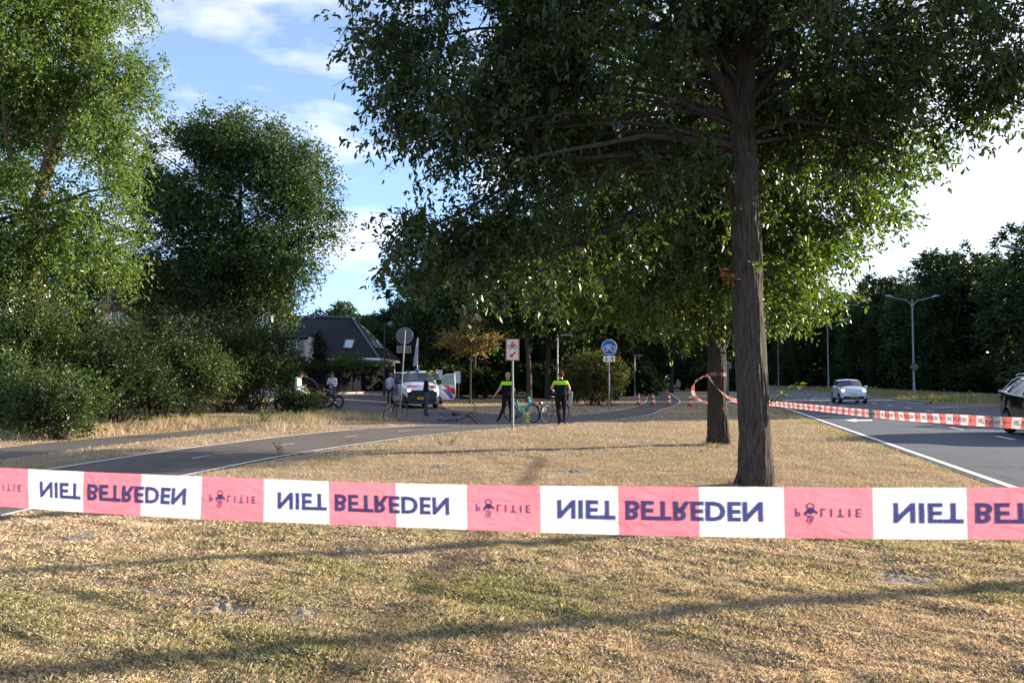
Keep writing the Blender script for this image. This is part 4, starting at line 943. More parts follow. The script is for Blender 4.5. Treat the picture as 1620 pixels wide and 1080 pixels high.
def lup(s):
    q = (lpf(s + .02) - lpf(s - .02)).normalized(); u = Vector((.5, -.25, .9)); u = (u - q * u.dot(q)).normalized(); return Matrix.Rotation(-.5 + 1.1 * s, 3, q) @ u
tape('blown_tape_loop', 'loose end of police tape blown into a loop left of the second oak', lpf, lup, .085, .134, .0, False, 'tape_red2', s_range=(.02, LL))
def wrap(s):
    a = R(200) + s / .262; return Vector((T2.x - .04 + .245 * math.cos(a), T2.y + .245 * math.sin(a), 1.70 - .03 * s))
tape('wrapped_tape', 'turn of police tape wrapped tightly round the second oak trunk', wrap, lambda s: Vector((0, 0, 1)), .085, .134, .12, True, 'tape_red2', s_range=(0, 1.5))

# ---------------------------------------------------------------- signs and lamps
def pole(mb, z0, z1, r, seg=12, mi=0): mb.tube([(0, 0, z0), (0, 0, z1)], r, seg, mi)
def bike_icon(mb, cx, cz, s, y, mi, rider=False):
    r = .20 * s
    for sx in (-.27, .27): mb.torus((cx + sx * s, y, cz - .1 * s), r, .028 * s, 'Y', 24, 6, mi)
    def T(a, b, w=.026): mb.tube([(cx + a[0] * s, y, cz + a[1] * s), (cx + b[0] * s, y, cz + b[1] * s)], w * s, 6, mi)
    T((-.27, -.1), (-.12, .14)); T((-.12, .14), (.18, .14)); T((.27, -.1), (.16, .22)); T((-.27, -.1), (.02, -.1)); T((.02, -.1), (-.13, .18)); T((.02, -.1), (.18, .14)); T((-.2, .2), (-.06, .2)); T((.1, .24), (.22, .24))
    if rider:
        mb.ball((cx - .02 * s, y, cz + .42 * s), .07 * s, mi, 10, 6); T((-.1, .2), (-.03, .36), .05); T((-.03, .34), (.14, .24), .035); T((-.1, .2), (.04, .04), .04)
def arrow(mb, cx, cz, s, y0, y1, ang, mi):
    p = [(0, .5), (-.3, .12), (-.1, .12), (-.1, -.5), (.1, -.5), (.1, .12), (.3, .12)]; ca, sa = math.cos(ang), math.sin(ang)
    mb.prism([(cx + (a * ca - b * sa) * s, cz + (a * sa + b * ca) * s) for a, b in p][::-1], y0, y1, mi)
def rrect(w, h, r, n=4):
    out = []
    for cx, cz, a0 in ((w / 2 - r, h / 2 - r, 0), (-w / 2 + r, h / 2 - r, 90), (-w / 2 + r, -h / 2 + r, 180), (w / 2 - r, -h / 2 + r, 270)):
        for k in range(n + 1): a = R(a0 + 90 * k / n); out.append((cx + r * math.cos(a), cz + r * math.sin(a)))
    return out
# red bicycle detour sign
g = G(811, 680); D = g.y; s1 = empty('detour_sign', g, R(-3), 'white rectangular sign with a red bicycle and a red arrow, on a grey pole', 'traffic sign')
mb = MB(); pole(mb, -.1, 1.0, .042); pole(mb, 1.0, 2.72, .030); mb.torus((0, 0, 1.0), .036, .008, 'Z', 16, 6); mb.build('pole', M['metal_grey'], s1, True)
zc = W(811, 553, D).z; ph = [(a, b + zc) for a, b in rrect(.42, .68, .03)]
mb = MB(); mb.prism(ph, -.052, -.046, 0); mb.build('sign_plate', M['sign_white'], s1)
mb = MB()
for w, h, x, z in ((.42, .03, 0, .325), (.42, .03, 0, -.325), (.03, .62, -.195, 0), (.03, .62, .195, 0)): mb.box((x, -.0545, zc + z), (w, .004, h))
mb.build('red_border', mat('faded red border', (.50, .16, .11), .5), s1)
mb = MB(); bike_icon(mb, 0, zc + .11, .30, -.0565, 0, True); mb.build('bicycle_symbol', M['sign_red'], s1); mb = MB(); arrow(mb, 0, zc - .16, .24, -.058, -.0545, R(135), 0); mb.build('arrow_symbol', M['sign_red'], s1)
# blue bicycle sign
g = G(964, 667); D = g.y; s2 = empty('bicycle_path_sign', g, R(4), 'round blue bicycle path sign with a small arrow plate below, on a grey pole', 'traffic sign')
mb = MB(); pole(mb, -.1, 2.9, .027); mb.build('pole', M['metal_grey'], s2, True); zc = W(963, 549, D).z
mb = MB(); mb.disc((0, -.04, zc), .29, .012, 'Y', 40, 0); mb.torus((0, -.046, zc), .277, .009, 'Y', 40, 6, 1); mb.build('sign_disc', [M['sign_blue'], M['sign_white']], s2)
mb = MB(); bike_icon(mb, 0, zc, .46, -.047, 0); mb.build('bicycle_symbol', M['sign_white'], s2)
mb = MB(); mb.prism([(a, b + zc - .43) for a, b in rrect(.44, .22, .025)], -.046, -.038, 0); mb.build('arrow_plate', M['sign_white'], s2)
for ax_, an_ in ((-.11, R(180)), (.11, 0)):
    mb = MB(); arrow(mb, ax_, zc - .43, .16, -.051, -.047, an_, 0); mb.build('arrow_symbol', M['sign_black'], s2)
# grey backed round sign on a leaning pole
g = G(631.5, 667); D = g.y; s3 = empty('round_sign_back', g, R(8), 'round traffic sign seen from its grey back above a small plate on a leaning pole', 'traffic sign')
topp = W(641, 522, D) - g; zc = W(640.5, 531, D).z - g.z; xo = (W(640, 531, D) - g).x
mb = MB(); mb.tube([(0, 0, -.1), (topp.x, 0, topp.z)], .027, 12); mb.build('pole', M['metal_grey'], s3, True)
mb = MB(); mb.disc((xo, .04, zc), .30, .014, 'Y', 40); mb.torus((xo, .04, zc), .3, .012, 'Y', 40, 6, 1); mb.box((xo, .025, zc + .1), (.3, .02, .035)); mb.box((xo, .025, zc - .1), (.3, .02, .035)); mb.build('sign_disc', [M['sign_back'], mat('worn blue rim', (.05, .12, .3), .5)], s3)
z2 = W(640, 552.5, D).z - g.z; mb = MB(); mb.prism([(xo - .02 + a, b + z2) for a, b in rrect(.50, .25, .02)], .032, .04, 0)
for w, h, x, z in ((.52, .02, 0, .125), (.52, .02, 0, -.125), (.02, .26, -.255, 0), (.02, .26, .255, 0)): mb.box((xo - .02 + x, .036, z2 + z), (w, .016, h), 1)
mb.build('small_plate', [M['sign_back'], M['metal_grey']], s3)
# double arm road lamps
def road_lamp(loc, h, arm, label, rise=.35, first=None, rz=0):
    root = empty('road_lamp', loc, rz, label, 'street lamp', 'double armed lamps on the median')
    mb = MB(); mb.tube([(0, 0, -.1), (0, 0, 1.2), (0, 0, 1.25), (0, 0, h - .5), (0, 0, h)], [.11, .105, .085, .06, .05], 12); mb.build('pole', M['lamp_paint'], root, True)
    for s in (-1, 1):
        mb = MB(); pts = [(0, 0, h - .75), (s * .18, 0, h - .38), (s * .5, 0, h - .12), (s * 1.0, 0, h - .02), (s * arm * .72, 0, h + rise * .55)]
        mb.tube(pts, [.045, .042, .038, .034, .03], 8); a = mb.build('arm', M['lamp_paint'], root, True)
        mb = MB(); x0 = s * arm * .70; x1 = s * arm; z0 = h + rise * .5; z1 = h + rise
        mb.tube([(x0, 0, z0), (x0 + s * .1, 0, z0 + .04), ((x0 + x1) / 2, 0, (z0 + z1) / 2 + .03), (x1, 0, z1)], [.03, .09, .11, .04], 10); mb.build('lamp_head', M['lamp_paint'], root, True)
    return root
def lampat(px, pyt, d, arm, label, rise=.3, sink=0):
    x = (px - 810) / FP * d; h = W(px, pyt, d).z; return road_lamp((x, d, 0), h, arm, label, rise)
l1 = lampat(1445, 473, 69, 2.4, 'tallest looking double armed road lamp with a small diamond sign on its pole', .3)
lampat(1310, 508.5, 100, 2.55, 'second double armed road lamp, above the small white car', .25)
lampat(1231, 531, 140, 2.1, 'third and farthest double armed road lamp, nearest the oak trunk', .45)
lampat(1664, 396, 42.6, 2.6, 'double armed road lamp whose left lamp head alone shows at the right edge', .25)
mb = MB(); mb.prism([(0, .42), (-.42, 0), (0, -.42), (.42, 0)], -.13, -.115, 0); o = mb.build('diamond_sign', M['sign_back'], l1); o.location = (0, 0, W(1445, 580, 69).z)
# slim black lamps at the left, path lamps in the middle
def side_lamp(px, pyt, d, arm, label, head='dome', m='black_paint', s=1):
    loc = GX(px, d); h = W(px, pyt, d).z - loc.z; root = empty('side_street_lamp', loc, 0, label, 'street lamp')
    mb = MB(); mb.tube([(0, 0, -.1), (0, 0, 1.0), (0, 0, 1.05), (0, 0, h)], [.085, .08, .06, .045], 10); mb.build('pole', M[m], root, True)
    mb = MB(); mb.tube([(0, 0, h - .25), (s * arm * .3, 0, h - .08), (s * arm * .7, 0, h - .08)], .03, 8); mb.build('arm', M[m], root, True)
    mb = MB()
    if head == 'dome':
        vs = []
        mb.ball((s * arm * .8, 0, h - .16), (arm * .42, .26, .20), 0, 16, 8)
    else: mb.box((s * arm * .75, 0, h - .03), (arm * .9, .2, .09), 0, bev=.03)
    mb.build('lamp_head', M['lamp_paint'] if head != 'dome' else mat('lamp dome', (.12, .13, .14), .35, .3), root, True); return root
side_lamp(351, 405, 43, .62, 'black street lamp with a round hood in front of the round tree')
side_lamp(608, 510, 55, .5, 'slim black street lamp in front of the dark fence, left of the round sign')
side_lamp(882, 529, 52, .75, 'grey path lamp rising behind the bareheaded officer', 'flat', 'metal_grey')
side_lamp(1004, 562, 70, .6, 'small distant path lamp left of the cones', 'flat', 'metal_grey')
# flag banner pole
g = GX(659, 60); fr = empty('flag_pole', g, 0, 'slim white pole with a furled white and blue flag above the police van', 'flagpole')
h = W(662, 534, 60).z - g.z; mb = MB(); mb.tube([(0, 0, 0), (0.12, 0, h)], .03, 8); mb.build('pole', M['white_paint'], fr)
mb = MB(); hz = h * .52
for i in range(12):
    t = i / 12; x0 = .12 * (hz + t * (h - hz)) / h; w = .28 * (1 - t) ** .8 + .04
    mb.box((x0 - w / 2, .02 * math.sin(t * 9), hz + (t + 1 / 24) * (h - hz)), (w, .06 + .02 * math.sin(i), (h - hz) / 12), 0 if w < .16 else 1)
mb.build('furled_flag', [M['white_paint'], mat('flag blue white', (.42, .46, .62), .8)], fr)
# traffic cones
def cone(loc, label, first=None):
    root = empty('traffic_cone', loc, 0, label, 'traffic cone', 'cones closing the bicycle path')
    mb = MB(); mb.box((0, 0, .02), (.40, .40, .04), 0, bev=.012); mb.build('base', M['cone_red'], root)
    mb = MB(); hh = .74; zz = [.04, .2, .33, .47, .6, hh]; rr = [.145 - .115 * (z - .04) / (hh - .04) for z in zz]
    for i in range(5): mb.tube([(0, 0, zz[i]), (0, 0, zz[i + 1])], [rr[i], rr[i + 1]], 20, i % 2, i == 4)
    mb.build('body', [M['cone_red'], M['sign_white']], root, True); return root
c0 = cone(G(1010.5, 641.5), 'traffic cone at the left end of the row, on the white edge line')
for (px, py), lb in zip(((1033.5, 641.5), (1058.5, 641.8), (1092, 643)), ('second traffic cone, in the middle of the bicycle path', 'third traffic cone, towards the right edge of the bicycle path', 'traffic cone standing apart on the grass right of the path')):
    c = copy_tree(c0); c.location = G(px, py); c['label'] = lb
# grey blue road-side pole behind the second oak and distant parked cars
g = G(1150, 622); rp = empty('roadside_post', GX(1150, 60), 0, 'tall bluish post with a small panel, just right of the taped trunk', 'post')
mb = MB(); mb.tube([(0, 0, 0), (0, 0, 2.9)], .12, 10); mb.build('pole', M['sign_back'], rp, True); mb = MB(); mb.box((0.05, -.12, 2.55), (.5, .04, .5)); mb.build('panel', M['sign_back'], rp)

# ---------------------------------------------------------------- fence, houses
def brick_mat(name, c1, c2, mortar, s=1.0):
    m, nt, b = nodes_of(name); t = nt.nodes.new('ShaderNodeTexCoord'); mpn = nt.nodes.new('ShaderNodeMapping'); mpn.inputs['Rotation'].default_value = (R(90), 0, 0)
    br = nt.nodes.new('ShaderNodeTexBrick'); br.inputs['Color1'].default_value = (*c1, 1); br.inputs['Color2'].default_value = (*c2, 1); br.inputs['Mortar'].default_value = (*mortar, 1)
    br.inputs['Scale'].default_value = s; br.inputs['Brick Width'].default_value = .22; br.inputs['Row Height'].default_value = .065; br.inputs['Mortar Size'].default_value = .01
    nt.links.new(t.outputs['Object'], mpn.inputs[0]); nt.links.new(mpn.outputs[0], br.inputs['Vector']); nt.links.new(br.outputs[0], b.inputs['Base Color']); b.inputs['Roughness'].default_value = .9; return m
def tile_mat(name, c):
    m, nt, b = nodes_of(name); t = nt.nodes.new('ShaderNodeTexCoord'); w = nt.nodes.new('ShaderNodeTexWave'); w.bands_direction = 'Z'; w.inputs['Scale'].default_value = 1.6; w.inputs['Distortion'].default_value = .3
    w2 = nt.nodes.new('ShaderNodeTexWave'); w2.bands_direction = 'X'; w2.inputs['Scale'].default_value = 1.6
    x = ramp(nt, w.outputs[0], [(0, tuple(k * .65 for k in c)), (1, tuple(k * 1.25 for k in c))]); nt.links.new(t.outputs['Object'], w.inputs['Vector']); nt.links.new(t.outputs['Object'], w2.inputs['Vector']); nt.links.new(x, b.inputs['Base Color'])
    bp = nt.nodes.new('ShaderNodeBump'); bp.inputs['Strength'].default_value = .5; nt.links.new(w2.outputs[0], bp.inputs['Height']); nt.links.new(bp.outputs[0], b.inputs['Normal']); b.inputs['Roughness'].default_value = .75; b.inputs['Specular IOR Level'].default_value = .2; return m
M['fence'] = mat('black fence boards', (.007, .007, .009), .9, 0, .25, 3, spec=.15)
fa = GX(455, 54); fb = GX(623, 62)
fr = empty('garden_fence', fa, math.atan2(fb.y - fa.y, fb.x - fa.x), 'long black board fence behind the youths and the van', 'fence'); FLn = (fb - fa).length
mb = MB(); z0 = .1
n = int(FLn / .15)
for i in range(n): mb.box(((i + .5) * FLn / n, .012 * (i % 2), 1.0 + z0), (FLn / n * .98, .03, 1.85))
mb.build('boards', M['fence'], fr)
for i in range(7):
    mb = MB(); mb.box((i * FLn / 6, .06, 1.05), (.12, .12, 2.1), bev=.01); mb.build('post', M['fence'], fr)
mb = MB(); mb.box((FLn / 2, -.08, .06), (FLn, .12, .24)); mb.build('concrete_base', M['kerb'], fr)
# ivy hedge on top of the fence
iv = empty('ivy_hedge', fa, fr.rotation_euler[2], 'dark green ivy hedge growing along the top of the black fence', 'hedge')
foliage('foliage', [(FLn * (k + .5) / 10, .25, 2.05, FLn / 16, .4, .28) for k in range(10)], 420, 40, .11, M['bush_leaf'], iv, 140, spray=.25, shell=.2, gap=-.9, droop=.2)
# dark roofed house
M['roof_dark'] = tile_mat('dark blue grey roof tiles', (.013, .014, .024)); M['plaster_white'] = mat('white plaster', (.72, .73, .75), .7, 0, .05, 2)
M['brick'] = brick_mat('warm brick', (.36, .20, .14), (.44, .26, .18), (.45, .42, .38)); M['roof_red'] = tile_mat('brown roof tiles', (.16, .09, .065))
M['pane'] = mat('house window glass', (.42, .50, .56), .12, 0, 0, spec=.8)
M['pane_dark'] = mat('dark window glass', (.06, .07, .08), .1, 0, 0, spec=.8)
hs = empty('dark_roof_house', (0, 0, 0), 0, 'low house with a large dark hipped roof and skylights behind the black fence', 'house')
R1 = W(420, 501, 68); R2 = W(557, 503.5, 67); Bp = W(599, 566, 61); Cp = W(631, 569, 71); Ap = W(400, 566, 60); Dp = Cp + (Ap - Bp)
for p in (Ap, Bp, Cp, Dp): p.z = 3.15
def slab(mb, poly, th=.18, mi=0):
    n = (poly[1] - poly[0]).cross(poly[2] - poly[0]).normalized();
    if n.z < 0: n = -n
    k = len(poly); vs = list(poly) + [p - n * th for p in poly]
    mb.add(vs, [tuple(range(k)), tuple(range(2 * k - 1, k - 1, -1))] + [(i, (i + 1) % k, (i + 1) % k + k, i + k) for i in range(k)], mi)
mb = MB(); slab(mb, [Ap, Bp, R2, R1]); slab(mb, [Bp, Cp, R2]); slab(mb, [Cp, Dp, R1, R2]); slab(mb, [Dp, Ap, R1]); ro = mb.build('roof', M['roof_dark'], hs)
mb = MB(); up = Vector((0, 0, .1)); mb.tube([Bp + up * .4, R2 + up], .07, 6); mb.tube([Cp + up * .4, R2 + up], .07, 6); mb.tube([R1 + up, R2 + up], .08, 6); mb.build('ridge_tiles', mat('pale ridge', (.13, .13, .16), .6), ro)
cen_h = (Ap + Bp + Cp + Dp) / 4
def inn(p, k=.94): q = cen_h + (p - cen_h) * k; return Vector((q.x, q.y, 0))
ws = [inn(p) for p in (Ap, Bp, Cp, Dp)]; mb = MB(); vs = [Vector((p.x, p.y, z)) for z in (-.1, 3.05) for p in ws]; mb.add(vs, [(i, (i + 1) % 4, (i + 1) % 4 + 4, i + 4) for i in range(4)]); mb.build('wall', M['plaster_white'], hs)
mb = MB()
for a, b in ((Ap, Bp), (Bp, Cp)): mb.tube([a + Vector((0, 0, -.12)), b + Vector((0, 0, -.12))], .13, 6)
mb.build('gutter', M['white_paint'], hs)
def on_plane(px, py, P0, N):
    r = ray(px, py); t = (P0 - Vector((0, 0, HC))).dot(N) / r.dot(N); return Vector((0, 0, HC)) + r * t
def skylight(quad, P):
    N = (P[1] - P[0]).cross(P[2] - P[0]).normalized()
    if N.y > 0: N = -N
    q = [on_plane(x, y, P[0], N) + N * .05 for x, y in quad]; mb = MB(); mb.add([p + N * .02 for p in q] + [p - N * .05 for p in q], [(0, 1, 2, 3), (0, 4, 5, 1), (1, 5, 6, 2), (2, 6, 7, 3), (3, 7, 4, 0)]); w = mb.build('skylight', M['pane'], ro)
    mb = MB()
    for i in range(4): mb.tube([q[i] + N * .03, q[(i + 1) % 4] + N * .03], .05, 6)
    mb.build('frame', M['sign_back'], w)
skylight([(547, 538), (561, 538.5), (557, 552), (543, 551.5)], [Ap, Bp, R2]); skylight([(584.5, 538), (588, 538), (598, 551), (593.5, 551)], [Bp, Cp, R2]); skylight([(592, 539), (595.5, 539), (606, 552), (601.5, 552)], [Bp, Cp, R2])
# white framed window bay at the left of the house
by = 58.5
def wp(px, py): return W(px, py, by)
bx0, bx1 = wp(450, 0).x, wp(490, 0).x; zb, zt, zp = wp(470, 562).z, wp(470, 536).z, wp(470, 530).z
mb = MB(); mb.box(((bx0 + bx1) / 2, by + 1.6, (zt + .2 + 0) / 2), (bx1 - bx0, 3.0, zt + .2)); mb.build('window_bay', M['plaster_white'], hs)
slm = MB(); slab(slm, [Vector((bx0 - .3, by - .1, zt + .1)), Vector((bx1 + .2, by - .1, zt + .1)), Vector((bx1 - .4, by + 3.5, zt + 1.6)), Vector((bx0, by + 3.5, zt + 1.6))], .12); slm.build('bay_roof', M['roof_dark'], hs)
fwn = MB()
for k in range(4): fwn.box((bx0 + (bx1 - bx0) * (k / 3.0) * .92 + .06, by + .06, (zb + zt) / 2), (.10, .06, zt - zb))
fwn.box(((bx0 + bx1) / 2, by + .063, zt), (bx1 - bx0 + .1, .05, .12)); fwn.box(((bx0 + bx1) / 2, by + .063, zb), (bx1 - bx0 + .1, .05, .10)); wf = fwn.build('window', M['white_paint'], hs)
for k in range(3):
    mb = MB(); w = (bx1 - bx0) * .92 / 3; mb.box((bx0 + w * (k + .5) + .06, by + .075, (zb + zt) / 2), (w - .1, .03, zt - zb - .1)); mb.build('pane', M['pane'], wf)
mb = MB(); mb.box(((bx0 + bx1) / 2, by + .02, zb - .75), (bx1 - bx0, .12, 1.2)); mb.build('dark_panel', M['roof_dark'], hs)
# brick house behind the left trees
def house(name, label, x0, x1, y, dep, ze, zr, wallm, roofm, wins, group=None):
    root = empty(name, (x0, y, 0), 0, label, 'house', group); w = x1 - x0
    mb = MB(); mb.box((w / 2, dep / 2, ze / 2 - .1), (w, dep, ze + .2)); mb.add([(0, 0, ze), (0, dep, ze), (0, dep / 2, zr), (w, 0, ze), (w, dep, ze), (w, dep / 2, zr)], [(0, 2, 1), (3, 4, 5)]); mb.build('wall', wallm, root)
    mb = MB(); V = Vector; slab(mb, [V((-.3, -.4, ze - .1)), V((w + .3, -.4, ze - .1)), V((w + .3, dep / 2, zr + .15)), V((-.3, dep / 2, zr + .15))]); slab(mb, [V((-.3, dep + .4, ze - .1)), V((w + .3, dep + .4, ze - .1)), V((w + .3, dep / 2, zr + .15)), V((-.3, dep / 2, zr + .15))]); r_ = mb.build('roof', roofm, root)
    mb = MB(); mb.box((w * .7, dep / 2, zr + .5), (.7, .7, 1.4)); mb.build('chimney', wallm, r_)
    for wx, wz, ww, wh in wins:
        mb = MB()
        for a, b, c, d in ((0, wh / 2, ww, .09), (0, -wh / 2, ww, .09), (-ww / 2, 0, .09, wh + .09), (ww / 2, 0, .09, wh + .09), (0, 0, .06, wh)): mb.box((wx + a, -.03, wz + b), (c, .10 + .004 * (c < .08), d))
        f = mb.build('window', M['white_paint'], root); mb = MB(); mb.box((wx, -.012, wz), (ww - .08, .02, wh - .08)); mb.build('pane', M['pane_dark'], f)
    return root
hx0, hx1 = W(163, 500, 52).x, W(398, 500, 52).x
wx = W(189, 500, 52).x - hx0; wz = W(189, 503, 52).z
house('brick_house', 'warm brick house glimpsed between the pale tree and the round tree', hx0, hx1, 52, 8, 6.2, 9.8, M['brick'], M['roof_red'], [(wx, wz, 1.0, 1.1), (wx + 3.2, wz, 1.0, 1.1), (wx, 1.6, 1.2, 1.3), (wx + 4, 1.6, 1.2, 1.3)])
house('pale_outbuilding', 'small white outbuilding glimpsed under the right side of the round tree', W(388, 540, 50).x, W(408, 540, 50).x, 50.5, 4, W(400, 540, 50).z, W(400, 524, 50).z, M['plaster_white'], M['roof_dark'], [])
house('pale_house', 'pale house just showing at the left edge under the tall pale tree', W(-90, 540, 48).x, W(9, 540, 48).x, 48, 7, W(0, 470, 48).z, W(0, 430, 48).z, M['plaster_white'], M['roof_dark'], [(3, 4.2, 1, 1.2)])
for px0, px1, py0, py1, d, lb in ((689, 700, 585, 601, 52, 'small pale board between the van and its open door'), (718, 728.5, 587, 606, 53, 'small pale board right of the open van door')):
    a = W(px0, py1, d); b = W(px1, py0, d); root = empty('pale_board', ((a.x + b.x) / 2, d, 0), 0, lb, 'board'); mb = MB(); mb.box((0, 0, (a.z + b.z) / 2), (b.x - a.x, .08, b.z - a.z), bev=.01); mb.build('panel', mat('pale blue white board', (.55, .66, .80), .5), root)
    mb = MB(); mb.box((-.1, .07, a.z / 2 + .1), (.06, .05, a.z + .2)); mb.box((.1, .07, a.z / 2 + .1), (.06, .05, a.z + .2)); mb.build('posts', M['metal_grey'], root)
# ---------------------------------------------------------------- vehicles
M['van_white'] = mat('van white paint', (.70, .72, .74), .22, 0, .04, 2, coat=.6); M['car_white'] = mat('pearl white paint', (.62, .68, .74), .2, 0, .04, 2, coat=.7)
M['car_black'] = mat('black car paint', (.012, .013, .015), .15, .3, .04, coat=1.0); M['plastic'] = mat('dark bumper plastic', (.02, .02, .022), .5, 0, .1)
M['pol_red'] = mat('reflective red', (.62, .035, .025), .35, 0, .05); M['pol_blue'] = mat('reflective blue', (.02, .07, .42), .35, 0, .05); M['plate'] = mat('yellow number plate', (.55, .33, .02), .5, 0, .05)
M['head_on'] = mat('lit headlight', (.9, .85, .75), .3, emit=(1, .86, .66), es=5.0, var=0); M['yellow'] = mat('signal yellow', (.55, .62, .06), .4, 0, .05); M['tail'] = mat('tail lamp red', (.45, .02, .02), .2, 0, .05)
def loft_car(name, label, loc, rz, Lc, prof, hwp, wheels, cabin, ws, rws, pillars, paint, zb=.20, darkz=0, tyre=.31, group=None, rim='metal_grey', cat='car'):
    """prof: [(y, top z, belt z)], hwp: [(y, half width, roof half width)], local y runs from nose (0) to tail"""
    root = empty(name, loc, rz, label, cat, group)
    P = np.array(prof); Q = np.array(hwp); ys = np.unique(np.r_[np.arange(0, Lc, .07), Lc, [w + d for w in wheels for d in (-tyre - .07, tyre + .07)]])
    rowsx = []; n = len(ys)
    def sec(y):
        top = np.interp(y, P[:, 0], P[:, 1]); belt = min(np.interp(y, P[:, 0], P[:, 2]), top - .025); hw = np.interp(y, Q[:, 0], Q[:, 1]); rw = np.interp(y, Q[:, 0], Q[:, 2])
        b = zb
        for w in wheels:
            r = tyre + .06; d = abs(y - w)
            if d < r: b = max(b, tyre + math.sqrt(r * r - d * d))
        z1 = max(b, zb + .02); z2 = max(b + .03, zb + .14); z3 = max(z2 + .02, (zb + belt) * .5 + .06); z4 = max(belt, z3 + .02)
        return [(0, b), (hw * .90, z1), (hw * .985, z2), (hw, z3), (hw * .97, z4), (rw, max(top - .07, z4 + .005)), (rw * .80, max(top - .01, z4 + .01)), (0, max(top + .02, z4 + .015))]
    S = [sec(y) for y in ys]; parts = {}
    def put(tagn, quad): parts.setdefault(tagn, MB()).add(quad, [(0, 1, 2, 3)])
    def t_of(r, ym, zm):
        if r in (5, 6) and ws[0] < ym < ws[1]: return 'windscreen'
        if r in (5, 6) and rws[0] < ym < rws[1]: return 'rear_window'
        if r == 4 and cabin[0] < ym < cabin[1] and not any(a < ym < b for a, b in pillars): return 'side_window'
        if zm < darkz or r <= 1: return 'lower_body'
        return 'body'
    for sgn in (1, -1):
        for i in range(n - 1):
            for r in range(7):
                a, b = S[i][r], S[i][r + 1]; c, d = S[i + 1][r + 1], S[i + 1][r]
                q = [Vector((sgn * a[0], ys[i], a[1])), Vector((sgn * b[0], ys[i], b[1])), Vector((sgn * c[0], ys[i + 1], c[1])), Vector((sgn * d[0], ys[i + 1], d[1]))]
                if sgn < 0: q = q[::-1]
                tg_ = t_of(r, (ys[i] + ys[i + 1]) / 2, (a[1] + b[1] + c[1] + d[1]) / 4); put(tg_ + ('|%d|%d' % (sgn, sum(ys[i] > (p[0] + p[1]) / 2 for p in pillars)) if tg_ == 'side_window' else ''), q)
    for i, fl in ((0, 1), (n - 1, -1)):
        s = S[i]; vs = [Vector((x, ys[i], z)) for x, z in s] + [Vector((-x, ys[i], z)) for x, z in s[::-1]]
        k = 8
        lo = [Vector((x, ys[i], z)) for x, z in s[:4]] + [Vector((-x, ys[i], z)) for x, z in s[:4][::-1]]; hi = [Vector((x, ys[i], z)) for x, z in s[3:]] + [Vector((-x, ys[i], z)) for x, z in s[3:][::-1]]
        parts.setdefault('lower_body' if darkz > .3 else 'body', MB()).add(lo[::fl], [tuple(range(len(lo)))]); parts['body'].add(hi[::fl], [tuple(range(len(hi)))])
    for kx, mb in parts.items():
        mm = M[paint] if kx == 'body' else M['plastic'] if kx == 'lower_body' else M['glass']
        kx = kx.split('|')[0]
        bm = bmesh.new(); vv = [bm.verts.new(v) for v in mb.v]
        for f in mb.f:
            try: bm.faces.new([vv[i] for i in f])
            except ValueError: pass
        bmesh.ops.remove_doubles(bm, verts=bm.verts[:], dist=.0005); bmesh.ops.recalc_face_normals(bm, faces=bm.faces[:])
        for e in bm.edges:
            if len(e.link_faces) == 2 and e.calc_face_angle(0) > .6: e.smooth = False
        for f in bm.faces: f.smooth = True
        me = bpy.data.meshes.new(kx); bm.to_mesh(me); bm.free(); me.materials.append(mm); o = bpy.data.objects.new(kx, me); COL.objects.link(o); o.parent = root
    hwm = max(Q[:, 1])
    for w in wheels:
        for s in (-1, 1):
            mb = MB(); x = s * (hwm - .115); mb.torus((x, w, tyre), tyre - .055, .06, 'X', 28, 10); mb.tube([(x - .085, w, tyre), (x + .085, w, tyre)], tyre - .06, 24); mb.tube([(x - .095, w, tyre), (x + .095, w, tyre)], [tyre - .03] * 2, 28)
            wo_ = mb.build('wheel', M['rubber'], root, True); mb = MB(); xo_ = x + s * .098; mb.torus((xo_, w, tyre), tyre * .62, .02, 'X', 24, 6)
            for k in range(5): a = 2 * math.pi * k / 5; mb.tube([(xo_, w, tyre), (xo_, w + math.cos(a) * tyre * .6, tyre + math.sin(a) * tyre * .6)], [.035, .022], 6)
            mb.ball((xo_, w, tyre), (.02, .05, .05)); mb.build('rim', M[rim], wo_, True)
    mb = MB(); mb.box((0, Lc / 2, zb + .28), (hwm * 1.55, Lc * .94, .45)); mb.build('underbody', M['plastic'], root)
    return root
def mirror(root, x, y, z, paint, s=.2):
    for q in (-1, 1):
        mb = MB(); mb.ball((q * (x + .12), y, z), (.13 * s / .2, .09, .10 * s / .2), 0, 14, 8); mb.tube([(q * x * .95, y + .03, z - .06), (q * (x + .1), y, z - .03)], .025, 6); mb.build('wing_mirror', M[paint], root, True)
def lamp_pair(root, name, x, y, z, r, m, nose=None, both=(-1, 1)):
    for q in both:
        mb = MB(); mb.ball((q * x, y, z), r, 0, 16, 10); mb.build(name, M[m], root, True)
